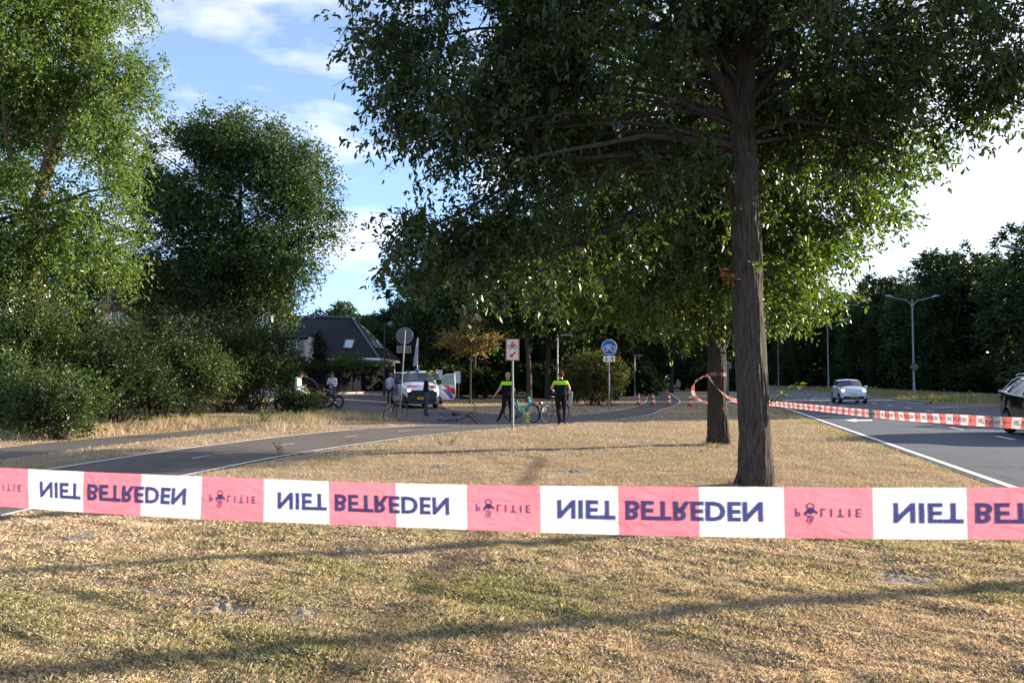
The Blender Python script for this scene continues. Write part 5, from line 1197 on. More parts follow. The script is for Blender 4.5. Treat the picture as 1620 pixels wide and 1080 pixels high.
# small white city car
g = GX(1350, 49.5); iq = loft_car('small_white_car', 'small white city car driving towards the viewer with its headlights and fog lamps lit', (g.x, g.y, .016), R(-11), 2.99,
    [(0, .70, .60), (.05, .84, .74), (.18, .94, .86), (.50, 1.03, .94), (.75, 1.08, .96), (1.30, 1.44, .98), (1.6, 1.50, 1.0), (2.4, 1.50, 1.03), (2.75, 1.42, 1.05), (2.92, 1.05, 1.0), (2.99, .85, .8)],
    [(0, .62, .5), (.1, .74, .60), (.35, .82, .70), (.8, .84, .68), (1.5, .84, .65), (2.6, .83, .63), (2.99, .72, .52)], [.50, 2.50], (.85, 2.8), (.72, 1.38), (2.76, 2.93), ((1.0, 1.1), (2.05, 2.15)), 'car_white', darkz=.33, tyre=.30)
mirror(iq, .80, .98, 1.02, 'car_white'); lamp_pair(iq, 'headlight', .62, .15, .76, (.10, .10, .12), 'head_on'); lamp_pair(iq, 'fog_lamp', .50, .05, .35, (.055, .05, .055), 'head_on')
for q in (-1, 1):
    mb = MB(); mb.ball((q * .55, .17, .80), (.12, .06, .06)); mb.build('headlight_housing', M['glass'], iq, True)
mb = MB(); mb.box((0, -.012, .44), (.52, .015, .11), bev=.004); mb.build('number_plate', M['plate'], iq); mb = MB(); mb.box((0, -.004, .31), (.86, .05, .085), bev=.015); mb.build('grille', M['plastic'], iq)
mb = MB(); mb.tube([(-.33, .03, .615), (-.15, -.004, .60), (.15, -.004, .60), (.33, .03, .615)], .014, 6); mb.build('slot', M['plastic'], iq); mb = MB(); mb.tube([(0, 1.5, 1.5), (.0, 1.62, 1.6)], .008, 5); mb.build('aerial', M['plastic'], iq)
mb = MB(); mb.box((0, .0, .235), (1.2, .10, .05), bev=.02); mb.build('front_lip', M['car_white'], iq)
# black car at the right edge, driving towards the viewer: its tail is the far end
sx, sy = 15.35, 23.75
ang = -math.atan(.236)
suv = loft_car('black_car', 'black estate car cut off by the right edge, with a bright window line', (0, 0, .016), 0, 4.4,
    [(0, .62, .58), (.1, .88, .75), (.9, 1.02, .95), (1.15, 1.08, 1.0), (1.9, 1.50, 1.03), (2.4, 1.60, 1.05), (3.3, 1.58, 1.10), (3.75, 1.47, 1.16), (4.18, 1.18, 1.14), (4.32, .98, .92), (4.4, .60, .56)],
    [(0, .68, .5), (.2, .84, .66), (.8, .90, .72), (1.4, .91, .68), (2.4, .91, .62), (3.6, .90, .60), (4.2, .83, .62), (4.4, .74, .6)], [.80, 3.52], (1.45, 4.02), (1.15, 1.88), (3.78, 4.22), ((2.3, 2.4), (3.26, 3.36)), 'car_black', darkz=.36, tyre=.33)
suv.location = (sx - 4.4 * math.sin(-ang) , sy - 4.4 * math.cos(ang), .016); suv.rotation_euler = (0, 0, ang); suv.scale = (1, 1, 1.03)
mb = MB(); 
for q in (-1, 1):
    mb.tube([(q * .885, 1.5, 1.035), (q * .885, 2.4, 1.055), (q * .88, 3.3, 1.10), (q * .875, 3.75, 1.16), (q * .83, 4.15, 1.17)], .032, 6); mb.tube([(q * .66, 1.9, 1.49), (q * .645, 2.4, 1.585), (q * .63, 3.3, 1.56), (q * .64, 3.75, 1.46), (q * .68, 4.05, 1.28), (q * .76, 4.2, 1.17)], .022, 6)
mb.build('window_trim', M['chrome'], suv, True)
for q in (-1, 1):
    mb = MB(); mb.ball((q * .78, 4.22, 1.02), (.07, .09, .05)); mb.build('tail_light', M['tail'], suv, True)
mb = MB()
for q in (-1, 1): mb.tube([(q * .6, 2.2, 1.61), (q * .6, 2.3, 1.665), (q * .59, 3.4, 1.655), (q * .585, 3.55, 1.60)], .02, 6)
mb.build('roof_rail', M['chrome'], suv, True); mirror(suv, .88, 1.5, 1.08, 'car_black')
# police van
g = G(667, 648); VL = 5.1
van_prof = [(0, .80, .76), (.04, 1.02, .95), (.12, 1.12, 1.05), (.55, 1.24, 1.16), (.90, 1.33, 1.22), (1.02, 1.38, 1.24), (1.62, 1.84, 1.26), (1.9, 1.90, 1.26), (4.7, 1.90, 1.26), (4.95, 1.84, 1.26), (5.08, 1.2, 1.1), (5.1, .8, .76)]
van_hw = [(0, .74, .62), (.08, .86, .74), (.3, .94, .82), (.9, .96, .84), (1.6, .965, .80), (4.9, .965, .79), (5.1, .92, .76)]
g2 = GX(683, 40.2)
van = loft_car('police_van', 'white police van with red and blue stripes, headlights lit and the driver door open', (GX(668.5, 40.3).x, 40.3, GX(668.5, 40.3).z + .012), R(17), VL, van_prof, van_hw, [.92, 4.1], (1.25, 4.7), (1.0, 1.62), (4.9, 5.07), ((1.32, 1.4), (2.35, 2.5), (3.6, 3.75)), 'van_white', zb=.24, darkz=.56, tyre=.34, cat='van')
mb = MB(); mb.box((0, .02, .66), (1.50, .10, .50), bev=.04); mb.box((0, -.045, .88), (1.15, .05, .16), bev=.02); mb.build('bumper', M['plastic'], van)
mb = MB(); mb.box((0, -.06, .55), (.55, .02, .12), bev=.004); mb.build('number_plate', M['plate'], van)
for q in (-1, 1):
    mb = MB(); mb.ball((q * .70, .10, .93), (.15, .10, .11), 0, 16, 10); h_ = mb.build('headlight', M['chrome'], van, True); mb = MB(); mb.ball((q * .69, .035, .93), (.08, .05, .075)); mb.build('bulb', M['head_on'], h_, True)
mirror(van, .96, 1.15, 1.38, 'plastic', .26)
# stripe chevrons on the bonnet: red, blue, red
def on_top(y, x, dz=.012):
    top = float(np.interp(y, [p[0] for p in van_prof], [p[1] for p in van_prof])); rw = float(np.interp(y, [p[0] for p in van_hw], [p[2] for p in van_hw])); t = abs(x) / rw
    z = top + .02 - .03 * min(t / .8, 1) - (.06 * (t - .8) / .2 if t > .8 else 0); return Vector((x, y, z + dz))
mb = MB()
for x0, x1, mi in ((-.72, -.24, 0), (-.24, .30, 1), (.30, .72, 0)):
    for i in range(8):
        xa = x0 + (x1 - x0) * i / 8; xb = x0 + (x1 - x0) * (i + 1) / 8; f = lambda x: .085 + .35 * (abs(x) / .8) ** 2 * .35; wdt = .26
        mb.add([on_top(f(xa), xa), on_top(f(xb), xb), on_top(f(xb) + wdt, xb), on_top(f(xa) + wdt, xa)], [(0, 1, 2, 3)], mi)
mb.build('bonnet_stripe', [M['pol_red'], M['pol_blue']], van)
mb = MB(); mb.ball((.05, 1.75, 1.96), (.13, .13, .09)); mb.tube([(.05, 1.75, 1.88), (.05, 1.75, 1.98)], .10, 14); mb.build('roof_beacon', mat('blue beacon', (.10, .16, .35), .2), van, True)
mb = MB(); mb.ball((-.45, 1.7, 1.92), (.14, .08, .05)); mb.ball((.6, 1.7, 1.91), (.12, .08, .05)); mb.build('roof_light', mat('dark blue beacon', (.02, .03, .09), .2), van, True)
# side stripes on the visible flank
mb = MB()
for i, (y0, mi) in enumerate(((1.5, 0), (1.95, 1), (2.4, 0), (2.85, 1), (3.3, 0))):
    mb.add([(-.975, y0, .62), (-.975, y0 + .24, .62), (-.972, y0 + .7, 1.2), (-.972, y0 + .46, 1.2)], [(0, 1, 2, 3)], mi)
mb.build('side_stripe', [M['pol_red'], M['pol_blue']], van)
# open driver door (vehicle left = +x here, picture right)
dl = 1.02; dang = R(-28)
dr = empty('x', (0, 0, 0)); bpy.data.objects.remove(dr)
DM = Matrix.Translation(Vector((.955, 1.22, 0))) @ Matrix.Rotation(dang, 4, 'Z')
def dq(u, z, y=0): return DM @ Vector((u, y, z))
door_poly = [(0, .50), (.98, .46), (1.04, .62), (1.04, 1.22), (1.0, 1.80), (.60, 1.80), (.30, 1.68), (0, 1.30)]
mb = MB(); k = len(door_poly); low = [(0, .50), (.90, .44), (1.02, .62), (1.04, 1.22), (0, 1.22)]
def dprism(mb, poly, y0, y1, mi=0):
    n = len(poly); vs = [dq(u, z, y0) for u, z in poly] + [dq(u, z, y1) for u, z in poly]
    mb.add(vs, [tuple(range(n)), tuple(range(2 * n - 1, n - 1, -1))] + [(i, i + n, (i + 1) % n + n, (i + 1) % n) for i in range(n)], mi)
dprism(mb, low, 0, .07); fr_pts = [(0.02, 1.2), (.28, 1.62), (.55, 1.76), (.98, 1.78), (1.01, 1.2)]
mb.tube([dq(u, z, .035) for u, z in fr_pts], .035, 6)
door = mb.build('driver_door', M['van_white'], van)
mb = MB(); dprism(mb, [(.06, 1.22), (.98, 1.22), (.96, 1.76), (.56, 1.74), (.30, 1.60)], .028, .034); mb.build('door_window', mat('clear door glass', (.30, .38, .36), .1, spec=.8), door)
mb = MB()
for poly, mi in (([(0, 1.0), (.0, 1.18), (.42, .62), (.30, .52), (.0, .80)], 2), ([(.02, .48), (.34, .46), (.0, .88)], 1), ([(0, .90), (.0, 1.2), (.16, 1.14), (.2, .86), (.05, .7)], 0), ([(.34, 1.0), (.62, 1.0), (.96, .56), (.86, .49), (.72, .50)], 1), ([(.34, 1.20), (.66, 1.20), (.98, .86), (1.02, .72), (.86, .72), (.62, .98)], 0), ([(.70, 1.06), (1.03, 1.06), (1.03, .80), (.92, .80)], 0), ([(.12, 1.02), (.34, 1.0), (.78, .48), (.56, .47)], 2)):
    dprism(mb, poly, -.006 - .0015 * mi, -.002, mi)
mb.build('door_stripes', [M['pol_red'], M['pol_blue'], M['sign_white']], door)
# second emergency vehicle behind
van2 = loft_car('yellow_van', 'yellow roofed emergency van half hidden behind the police van', (GX(679, 46.5).x, 46.5, GX(679, 46.5).z + .012), R(15), VL, [(y, t * 1.04, b * 1.03) for y, t, b in van_prof], van_hw, [.92, 4.1], (1.25, 4.7), (1.0, 1.62), (4.9, 5.07), ((2.35, 2.5),), 'yellow', zb=.24, darkz=.5, tyre=.34, cat='van')
mb = MB(); mb.box((.55, 1.35, 1.93), (.25, .3, .08), 0, bev=.02); mb.box((.25, 1.35, 1.95), (.3, .3, .08), 1, bev=.02); mb.build('roof_light', [M['tail'], M['yellow']], van2)
# distant cars at the end of the path and far headlight
for px, d, lb, mm in ((1043, 108, 'far parked dark car at the end of the bicycle path', 'car_black'), (1087, 112, 'far parked pale car seen between the path and the taped trunk', 'car_white')):
    loft_car('parked_car', lb, (GX(px, d).x, d, 0.01), R(90), 4.2, [(0, .62, .58), (.1, .80, .75), (.95, .98, .92), (1.7, 1.42, .95), (3.2, 1.42, .98), (4.0, 1.0, .95), (4.2, .6, .56)], [(0, .68, .5), (.3, .84, .66), (4, .84, .6), (4.2, .74, .55)], [.8, 3.3], (1.2, 3.7), (.97, 1.66), (3.25, 3.9), ((2.3, 2.4),), mm)
g = GX(1153, 118); dc = loft_car('oncoming_car', 'very distant oncoming car with a lit headlight, between the two oak trunks', (float(Ex(118)) + 1.8, 118, .016), R(-8), 4.2, [(0, .62, .58), (.1, .80, .75), (.95, .98, .92), (1.7, 1.42, .95), (3.2, 1.42, .98), (4.0, 1.0, .95), (4.2, .6, .56)], [(0, .68, .5), (.3, .84, .66), (4, .84, .6), (4.2, .74, .55)], [.8, 3.3], (1.2, 3.7), (.97, 1.66), (3.25, 3.9), ((2.3, 2.4),), 'car_black')
dc.location.x = (1153 - 810) / FP * 118; lamp_pair(dc, 'headlight', .6, .02, .7, .14, 'head_on')

# ---------------------------------------------------------------- bicycles
def bicycle(name, label, loc, rz, lean=0, pitch=0, fcol='black_paint', step=False, steer=0, fat=1.0, extras=(), group=None, wr=.34, roll_axis='X', guard=None):
    root = empty(name, loc, 0, label, 'bicycle', group)
    root.rotation_mode = 'XYZ'
    root.matrix_world = Matrix.Translation(Vector(loc)) @ Matrix.Rotation(rz, 4, 'Z') @ Matrix.Rotation(lean, 4, 'X') @ Matrix.Rotation(pitch, 4, 'Y')
    rw_ = Vector((-.53, 0, wr)); fw = Vector((.56, 0, wr)); bb = Vector((-.08, 0, .29)); st = Vector((-.22, 0, .78)); hd = Vector((.36, 0, .88)); hl = Vector((.41, 0, .66)); m = M[fcol]
    mb = MB(); ft = .042 if step else .021
    mb.tube([rw_ + Vector((0, .05, 0)), bb + Vector((0, .03, 0))], .012, 8); mb.tube([rw_ - Vector((0, .05, 0)), bb - Vector((0, .03, 0))], .012, 8)
    mb.tube([rw_ + Vector((0, .05, 0)), st.lerp(bb, .15)], .010, 8); mb.tube([rw_ - Vector((0, .05, 0)), st.lerp(bb, .15)], .010, 8)
    mb.tube([bb, st.lerp(bb, 0)], ft * .9, 10); mb.tube([bb + Vector((0, 0, .03)), (bb + hl) / 2 - Vector((0, 0, .03 if step else 0)), hl], [ft * 1.4 if step else ft] * 3, 10)
    if not step: mb.tube([st - Vector((0, 0, .05)), hd - Vector((0, 0, .03))], ft, 10)
    mb.tube([hl - Vector((0, 0, .02)), hd + Vector((-.01, 0, .04))], ft * 1.1, 10); mb.build('frame', m, root, True)
    S = Matrix.Translation(hl) @ Matrix.Rotation(steer, 4, 'Z') @ Matrix.Translation(-hl)
    def wheel(c, T=Matrix.Identity(4)):
        mb = MB(); mb.torus(c, wr - .02 * fat, .020 * fat, 'Y', 40, 8); mb.v = [tuple(T @ Vector(v)) for v in mb.v]; w = mb.build('wheel', M['rubber'], root, True)
        mb = MB(); mb.torus(c, wr - .045 * fat, .012, 'Y', 36, 6); mb.tube([c + Vector((0, .05, 0)), c - Vector((0, .05, 0))], .025, 10); mb.v = [tuple(T @ Vector(v)) for v in mb.v]; mb.build('rim', M['metal_grey'] if fat < 1.5 else M['black_paint'], w, True)
        mb = MB()
        for k in range(14): a = 2 * math.pi * k / 14; mb.tube([c + Vector((0, .02 * (-1) ** k, 0)), c + Vector((math.cos(a), 0, math.sin(a))) * (wr - .05 * fat)], .0022, 3)
        mb.v = [tuple(T @ Vector(v)) for v in mb.v]; mb.build('spokes', M['metal_grey'], w)
    wheel(rw_); wheel(fw, S)
    mb = MB()
    for q in (-.045, .045): mb.tube([S @ (fw + Vector((0, q, 0))), S @ (hl + Vector((.01, q, .0)))], .012, 8)
    mb.build('fork', m, root, True)
    mb = MB(); mb.tube([S @ hd, S @ (hd + Vector((-.02, 0, .14)))], .014, 8); hz = hd + Vector((-.02, 0, .14))
    for q in (-1, 1): mb.tube([S @ hz, S @ (hz + Vector((.04, q * .16, .03))), S @ (hz + Vector((-.10, q * .29, .02))), S @ (hz + Vector((-.19, q * .30, 0)))], .012, 8)
    mb.build('handlebar', M['black_paint'], root, True)
    mb = MB()
    for q in (-1, 1): mb.tube([S @ (hz + Vector((-.10, q * .29, .02))), S @ (hz + Vector((-.21, q * .30, 0)))], .018, 8)
    mb.build('grips', M['rubber'], root, True)
    mb = MB(); mb.tube([st, st + Vector((-.03, 0, .12))], .013, 8); mb.ball(st + Vector((-.06, 0, .15)), (.10, .08, .035)); mb.ball(st + Vector((.05, 0, .15)), (.10, .03, .025)); mb.build('saddle', M['black_paint'], root, True)
    mb = MB(); mb.disc(bb + Vector((0, -.05, 0)), .085, .008, 'Y', 24); mb.tube([bb + Vector((0, -.07, 0)), bb + Vector((.12, -.07, -.12))], .010, 6); mb.tube([bb + Vector((0, .07, 0)), bb + Vector((-.12, .07, .12))], .010, 6); mb.box(bb + Vector((.12, -.12, -.12)), (.09, .08, .025)); mb.box(bb + Vector((-.12, .12, .12)), (.09, .08, .025)); mb.tube([rw_ + Vector((0, -.05, .03)), bb + Vector((0, -.05, .08))], .006, 4); mb.tube([rw_ + Vector((0, -.05, -.03)), bb + Vector((0, -.05, -.08))], .006, 4); mb.build('crank', M['metal_grey'], root, True)
    if guard is not None:
        for c, a0, a1, T in ((rw_, 60, 215, Matrix.Identity(4)), (fw, 20, 160, S)):
            mb = MB(); pts = [T @ (c + Vector((math.cos(R(a)), 0, math.sin(R(a)))) * (wr + .03)) for a in np.linspace(a0, a1, 14)]; mb.tube(pts, .018, 6); mb.build('mudguard', M[guard], root, True)
    if 'rack' in extras:
        mb = MB()
        for q in (-.06, .06): mb.tube([(-.85, q, .74), (-.24, q, .74)], .008, 6); mb.tube([(-.60, q, .74), (-.53, q, wr)], .007, 6)
        for x in (-.8, -.65, -.5, -.35): mb.tube([(x, -.06, .74), (x, .06, .74)], .006, 5)
        mb.build('luggage_rack', M['black_paint'], root)
    if 'tail' in extras: mb = MB(); mb.box((-.90, 0, .70), (.05, .15, .10), bev=.015); mb.build('tail_light', M['tail'], root)
    if 'bag' in extras: mb = MB(); mb.box((-.58, .12, .55), (.34, .10, .32), bev=.03); mb.build('pannier', mat('pale pannier', (.45, .46, .48), .7), root)
    if 'battery' in extras: mb = MB(); mb.box((.15, 0, .48), (.34, .08, .09), bev=.02, M=Matrix.Rotation(0, 4, 'Y')); mb.build('battery', M['black_paint'], root)
    return root
M['turquoise'] = mat('turquoise paint', (.04, .42, .50), .3, 0, .05); M['orange'] = mat('orange paint', (.62, .22, .03), .35, 0, .08)
g = G(826, 668); bicycle('turquoise_bicycle', 'turquoise low step bicycle leaning by the tree, behind the white sign pole', (g.x, g.y, g.z + .012), R(-42), R(4), fcol='turquoise', step=True, steer=R(-8), guard='black_paint', extras=('rack',))
g = G(873, 669); bicycle('dark_bicycle', 'dark bicycle with a red tail light held beside the bareheaded officer', (g.x + .12, g.y + .15, g.z + .012), R(50), R(3), steer=R(6), extras=('rack', 'tail', 'bag'), guard='black_paint')
g = G(730, 669); bicycle('fallen_bicycle', 'black bicycle lying flat on the junction between the van and the officers', (g.x + .05, g.y - .35, g.z + .10), R(4), R(-78), steer=R(38), guard='black_paint', extras=('rack',))
g = G(616, 667); bicycle('leaning_bicycle', 'bicycle leaning against the pole of the grey backed round sign', (g.x + .10, g.y + .18, g.z), R(73), R(10), steer=R(-14), fcol='black_paint', extras=())
gx_ = 'fat tyred bicycles of the youths'
g = G(528, 647); bicycle('fat_tyre_bicycle', 'orange and black fat tyred bicycle under the youth at the right', (g.x - .15, g.y, g.z + .01), R(238), R(2), fcol='orange', fat=2.3, wr=.30, steer=R(12), extras=('battery', 'rack'), group=gx_)
g = G(497, 645); bicycle('fat_tyre_bicycle', 'orange and black fat tyred bicycle under the leaning youth in the middle', (g.x, g.y + .3, g.z + .01), R(190), R(-3), fcol='orange', fat=2.3, wr=.30, steer=R(-12), extras=('battery', 'rack'), group=gx_)
g = G(466, 648); bicycle('fat_tyre_bicycle', 'dark fat tyred bicycle under the youth in white shorts, mostly behind weeds', (g.x, g.y + .2, g.z + .01), R(5), R(0), fcol='black_paint', fat=2.3, wr=.30, steer=R(12), extras=('rack',), group=gx_)

# ---------------------------------------------------------------- people
M['skin'] = mat('skin', (.50, .28, .19), .55, 0, .06, 10); M['skin2'] = mat('shaded skin', (.42, .24, .17), .55, 0, .06, 10)
M['jeans'] = mat('dark jeans', (.045, .06, .10), .85, 0, .15, 12); M['black_cloth'] = mat('black cloth', (.010, .010, .012), .9, 0, .2, 12, spec=.2); M['navy'] = mat('navy cloth', (.018, .02, .035), .85, 0, .2, 12)
M['white_cloth'] = mat('white cloth', (.66, .68, .70), .85, 0, .08, 8, .3, 20); M['shoe_w'] = mat('white shoe', (.72, .74, .78), .6); M['hair_br'] = mat('brown hair', (.085, .035, .018), .9, 0, .3, 40, spec=.1); M['hair_bl'] = mat('blond hair', (.32, .20, .10), .6, 0, .3, 40); M['hair_dk'] = mat('dark hair', (.02, .015, .012), .6, 0, .3, 40); M['hair_gy'] = mat('ginger grey short hair', (.25, .13, .09), .6, 0, .3, 40)
def police_shirt():
    m, nt, b = nodes_of('police polo shirt'); t = nt.nodes.new('ShaderNodeTexCoord'); s = nt.nodes.new('ShaderNodeSeparateXYZ'); nt.links.new(t.outputs['Object'], s.inputs[0])
    r = nt.nodes.new('ShaderNodeMapRange'); r.inputs['From Min'].default_value = 1.0; r.inputs['From Max'].default_value = 1.6; nt.links.new(s.outputs[2], r.inputs['Value'])
    dk = (.009, .010, .014); hv = (.42, .80, .02); gr = (.30, .55, .05)
    c = ramp(nt, r.outputs[0], [(0, dk), (.525, hv), (.61, gr), (.635, hv), (.74, dk)]); nt.nodes[-1].color_ramp.interpolation = 'CONSTANT'
    for n in nt.nodes:
        if n.type == 'VALTORGB': n.color_ramp.interpolation = 'CONSTANT'
    nt.links.new(c, b.inputs['Base Color']); b.inputs['Roughness'].default_value = .9; b.inputs['Specular IOR Level'].default_value = .15; return m
M['police_shirt'] = police_shirt()
DEF = dict(pel=(0, 0, .97), sp=(0, .0, 1.13), ch=(0, -.005, 1.31), nb=(0, -.01, 1.455), nk=(0, .0, 1.53), h1=(0, .015, 1.60), h2=(0, .012, 1.675), h3=(0, .0, 1.72),
           lsh=(-.175, -.01, 1.41), lel=(-.235, -.03, 1.14), lwr=(-.235, .06, .90), rsh=(.175, -.01, 1.41), rel=(.235, -.03, 1.14), rwr=(.235, .06, .90),
           lhip=(-.09, 0, .92), lkn=(-.10, .02, .50), lan=(-.10, -.02, .09), lto=(-.12, .14, .035), rhip=(.09, 0, .92), rkn=(.10, .02, .50), ran=(.10, -.02, .09), rto=(.12, .14, .035))
RAD = dict(pel=(.150, .115), sp=(.135, .10), ch=(.150, .115), nb=(.085, .07), nk=(.055, .055), h1=(.068, .080), h2=(.078, .092), h3=(.055, .065), sh=.068, el=.045, wr=.030, hip=.095, kn=.062, an=.044, to=.038)
def person(label, loc, rz, pose, cloth, scale=1.0, hair='hair_br', hair_style='short', sleeves='long', legs='long', group=None, name='person', build=1.0):
    root = empty(name, loc, rz, label, 'person', group); J = {k: Vector(v) for k, v in DEF.items()}; J.update({k: Vector(v) for k, v in pose.items()})
    V = []; E = []; Rr = []; ids = {}; SEG = []
    def node(k, p, r): V.append(Vector(p)); Rr.append(r if hasattr(r, '__len__') else (r, r)); ids[k] = len(V) - 1
    def edge(a, b, mk): E.append((ids[a], ids[b])); SEG.append((V[ids[a]], V[ids[b]], max(Rr[ids[a]]), max(Rr[ids[b]]), mk))
    bw = lambda r: tuple(x * build for x in (r if hasattr(r, '__len__') else (r, r)))
    for k in ('pel', 'sp', 'ch', 'nb', 'nk', 'h1', 'h2', 'h3'): node(k, J[k], bw(RAD[k]) if k in ('pel', 'sp', 'ch') else RAD[k])
    edge('pel', 'sp', 'shirt'); edge('sp', 'ch', 'shirt'); edge('ch', 'nb', 'shirt'); edge('nb', 'nk', 'skin'); edge('nk', 'h1', 'skin'); edge('h1', 'h2', 'skin'); edge('h2', 'h3', 'skin')
    for s in 'lr':
        node(s + 'sh', J[s + 'sh'], RAD['sh']); node(s + 'ue', J[s + 'sh'].lerp(J[s + 'el'], .5), .052); node(s + 'el', J[s + 'el'], .045); node(s + 'fa', J[s + 'el'].lerp(J[s + 'wr'], .4), .043); node(s + 'wr', J[s + 'wr'], .029)
        edge('ch', s + 'sh', 'shirt'); edge(s + 'sh', s + 'ue', 'shirt'); edge(s + 'ue', s + 'el', 'shirt' if sleeves == 'long' else 'skin'); lw = 'shirt' if sleeves == 'long' else 'skin'
        edge(s + 'el', s + 'fa', lw); edge(s + 'fa', s + 'wr', lw)
        d = (J[s + 'wr'] - J[s + 'el']).normalized(); side = d.cross(Vector((0, 0, 1))); side = side.normalized() if side.length > .1 else Vector((0, 1, 0)); cu = side.cross(d)
        if s == 'l': pass
        node(s + 'pm', J[s + 'wr'] + d * .055, (.036, .022)); edge(s + 'wr', s + 'pm', 'skin')
        for i, (o_, ln) in enumerate(((-.027, .065), (-.009, .078), (.009, .074), (.026, .058))):
            b0 = J[s + 'wr'] + d * .088 + side * o_; node(s + 'f%da' % i, b0, .010); edge(s + 'pm', s + 'f%da' % i, 'skin'); m1 = b0 + d * ln * .55 - cu * .010; node(s + 'f%db' % i, m1, .009); edge(s + 'f%da' % i, s + 'f%db' % i, 'skin')
            node(s + 'f%dc' % i, m1 + d * ln * .32 - cu * .025, .007); edge(s + 'f%db' % i, s + 'f%dc' % i, 'skin')
        t0 = J[s + 'wr'] + d * .04 - side * .036 * (1 if s == 'r' else -1); node(s + 't0', t0, .011); edge(s + 'pm', s + 't0', 'skin'); node(s + 't1', t0 + d * .045 - side * .018 * (1 if s == 'r' else -1) - cu * .012, .009); edge(s + 't0', s + 't1', 'skin')
        node(s + 'hip', J[s + 'hip'], bw(RAD['hip'])); node(s + 'th', J[s + 'hip'].lerp(J[s + 'kn'], .5), bw(.080)); node(s + 'kn', J[s + 'kn'], .060); node(s + 'ca', J[s + 'kn'].lerp(J[s + 'an'], .35), .058); node(s + 'an', J[s + 'an'], .042); node(s + 'to', J[s + 'to'], .036)
        hl_ = J[s + 'an'] - (J[s + 'to'] - J[s + 'an']).normalized() * .05 + Vector((0, 0, -.03)); node(s + 'he', hl_, .035)
        edge('pel', s + 'hip', 'legs'); edge(s + 'hip', s + 'th', 'legs'); edge(s + 'th', s + 'kn', 'legs'); lg = 'legs' if legs == 'long' else 'skin'; edge(s + 'kn', s + 'ca', lg); edge(s + 'ca', s + 'an', lg); edge(s + 'an', s + 'to', 'shoe'); edge(s + 'an', s + 'he', 'shoe')
    me = bpy.data.meshes.new('s'); me.from_pydata([tuple(v) for v in V], E, []); ob = bpy.data.objects.new('s', me); COL.objects.link(ob)
    md = ob.modifiers.new('k', 'SKIN'); md.use_smooth_shade = True
    sv = me.skin_vertices[0].data
    for i, r in enumerate(Rr): sv[i].radius = r; sv[i].use_root = (i == 0)
    s2_ = ob.modifiers.new('s', 'SUBSURF'); s2_.levels = 2; s2_.render_levels = 2
    dg = bpy.context.evaluated_depsgraph_get(); ev = ob.evaluated_get(dg); bme = bpy.data.meshes.new_from_object(ev); bpy.data.objects.remove(ob)
    bme.materials.clear(); keys = ['shirt', 'skin', 'legs', 'shoe']
    for kx in keys: bme.materials.append(M[cloth[kx]])
    A = np.array([tuple(s[0]) for s in SEG]); Bq = np.array([tuple(s[1]) for s in SEG]); ra = np.array([s[2] for s in SEG]); rb = np.array([s[3] for s in SEG]); mk = np.array([keys.index(s[4]) for s in SEG])
    cs = np.empty(len(bme.polygons) * 3); bme.polygons.foreach_get('center', cs); cs = cs.reshape(-1, 3); D_ = Bq - A
    t = np.clip(((cs[:, None] - A[None]) * D_[None]).sum(2) / ((D_ ** 2).sum(1)[None] + 1e-9), 0, 1); q = A[None] + D_[None] * t[..., None]; dist = np.linalg.norm(cs[:, None] - q, axis=2) / (ra[None] * (1 - t) + rb[None] * t + .01)
    bme.polygons.foreach_set('material_index', mk[dist.argmin(1)].astype(np.int32)); bme.polygons.foreach_set('use_smooth', np.ones(len(cs), bool))
    bo = bpy.data.objects.new('body', bme); COL.objects.link(bo); bo.parent = root
    # head details in head space
    hu = (J['h2'] - J['nk']).normalized(); pf = Vector(pose.get('face', (0, 1, 0))).normalized(); pf = (pf - hu * pf.dot(hu)).normalized(); px_ = pf.cross(hu).normalized(); hc = J['h2'] - hu * .03
    HM = Matrix((px_, pf, hu)).transposed(); hm = MB()
    def hp(x, y, z): return hc + px_ * x + pf * y + hu * z
    if hair_style != 'none':
        hm.ball(hp(0, -.018, .035), (.090, .098, .088), 0, 18, 10, HM); hm.ball(hp(0, -.045, -.01), (.082, .068, .085), 0, 14, 8, HM)
        if hair_style == 'bob': hm.ball(hp(0, -.055, -.05), (.075, .05, .09), 0, 14, 8, HM); hm.ball(hp(.02, -.085, -.10), (.03, .03, .09), 0, 12, 8, HM)
        hm.build('hair', M[hair], root, True)
    fm = MB(); fm.ball(hp(0, .098, -.008), (.013, .018, .022), 0, 10, 6, HM); fm.ball(hp(.083, -.005, -.005), (.010, .02, .030), 0, 8, 6, HM); fm.ball(hp(-.083, -.005, -.005), (.010, .02, .030), 0, 8, 6, HM); fm.ball(hp(0, .07, -.085), (.035, .03, .025), 0, 10, 6, HM); fm.build('nose_and_ears', M[cloth['skin']], root, True)
    em = MB()
    for q in (-.03, .03): em.ball(hp(q, .088, .012), (.013, .008, .007), 0, 8, 6, HM)
    em.box(hp(0, .094, -.05), (.045, .008, .008), 0, M=Matrix.Identity(4)) if abs(pf.y) > .9 else em.ball(hp(0, .09, -.05), (.022, .008, .005), 0, 8, 6, HM)
    em.build('eyes_and_mouth', M['hair_dk'], root, True)
    root.scale = (scale,) * 3
    return root, J, bo
def at(px, py): return G(px, py, .012)
OFC = dict(shirt='police_shirt', skin='skin', legs='black_cloth', shoe='black_paint')
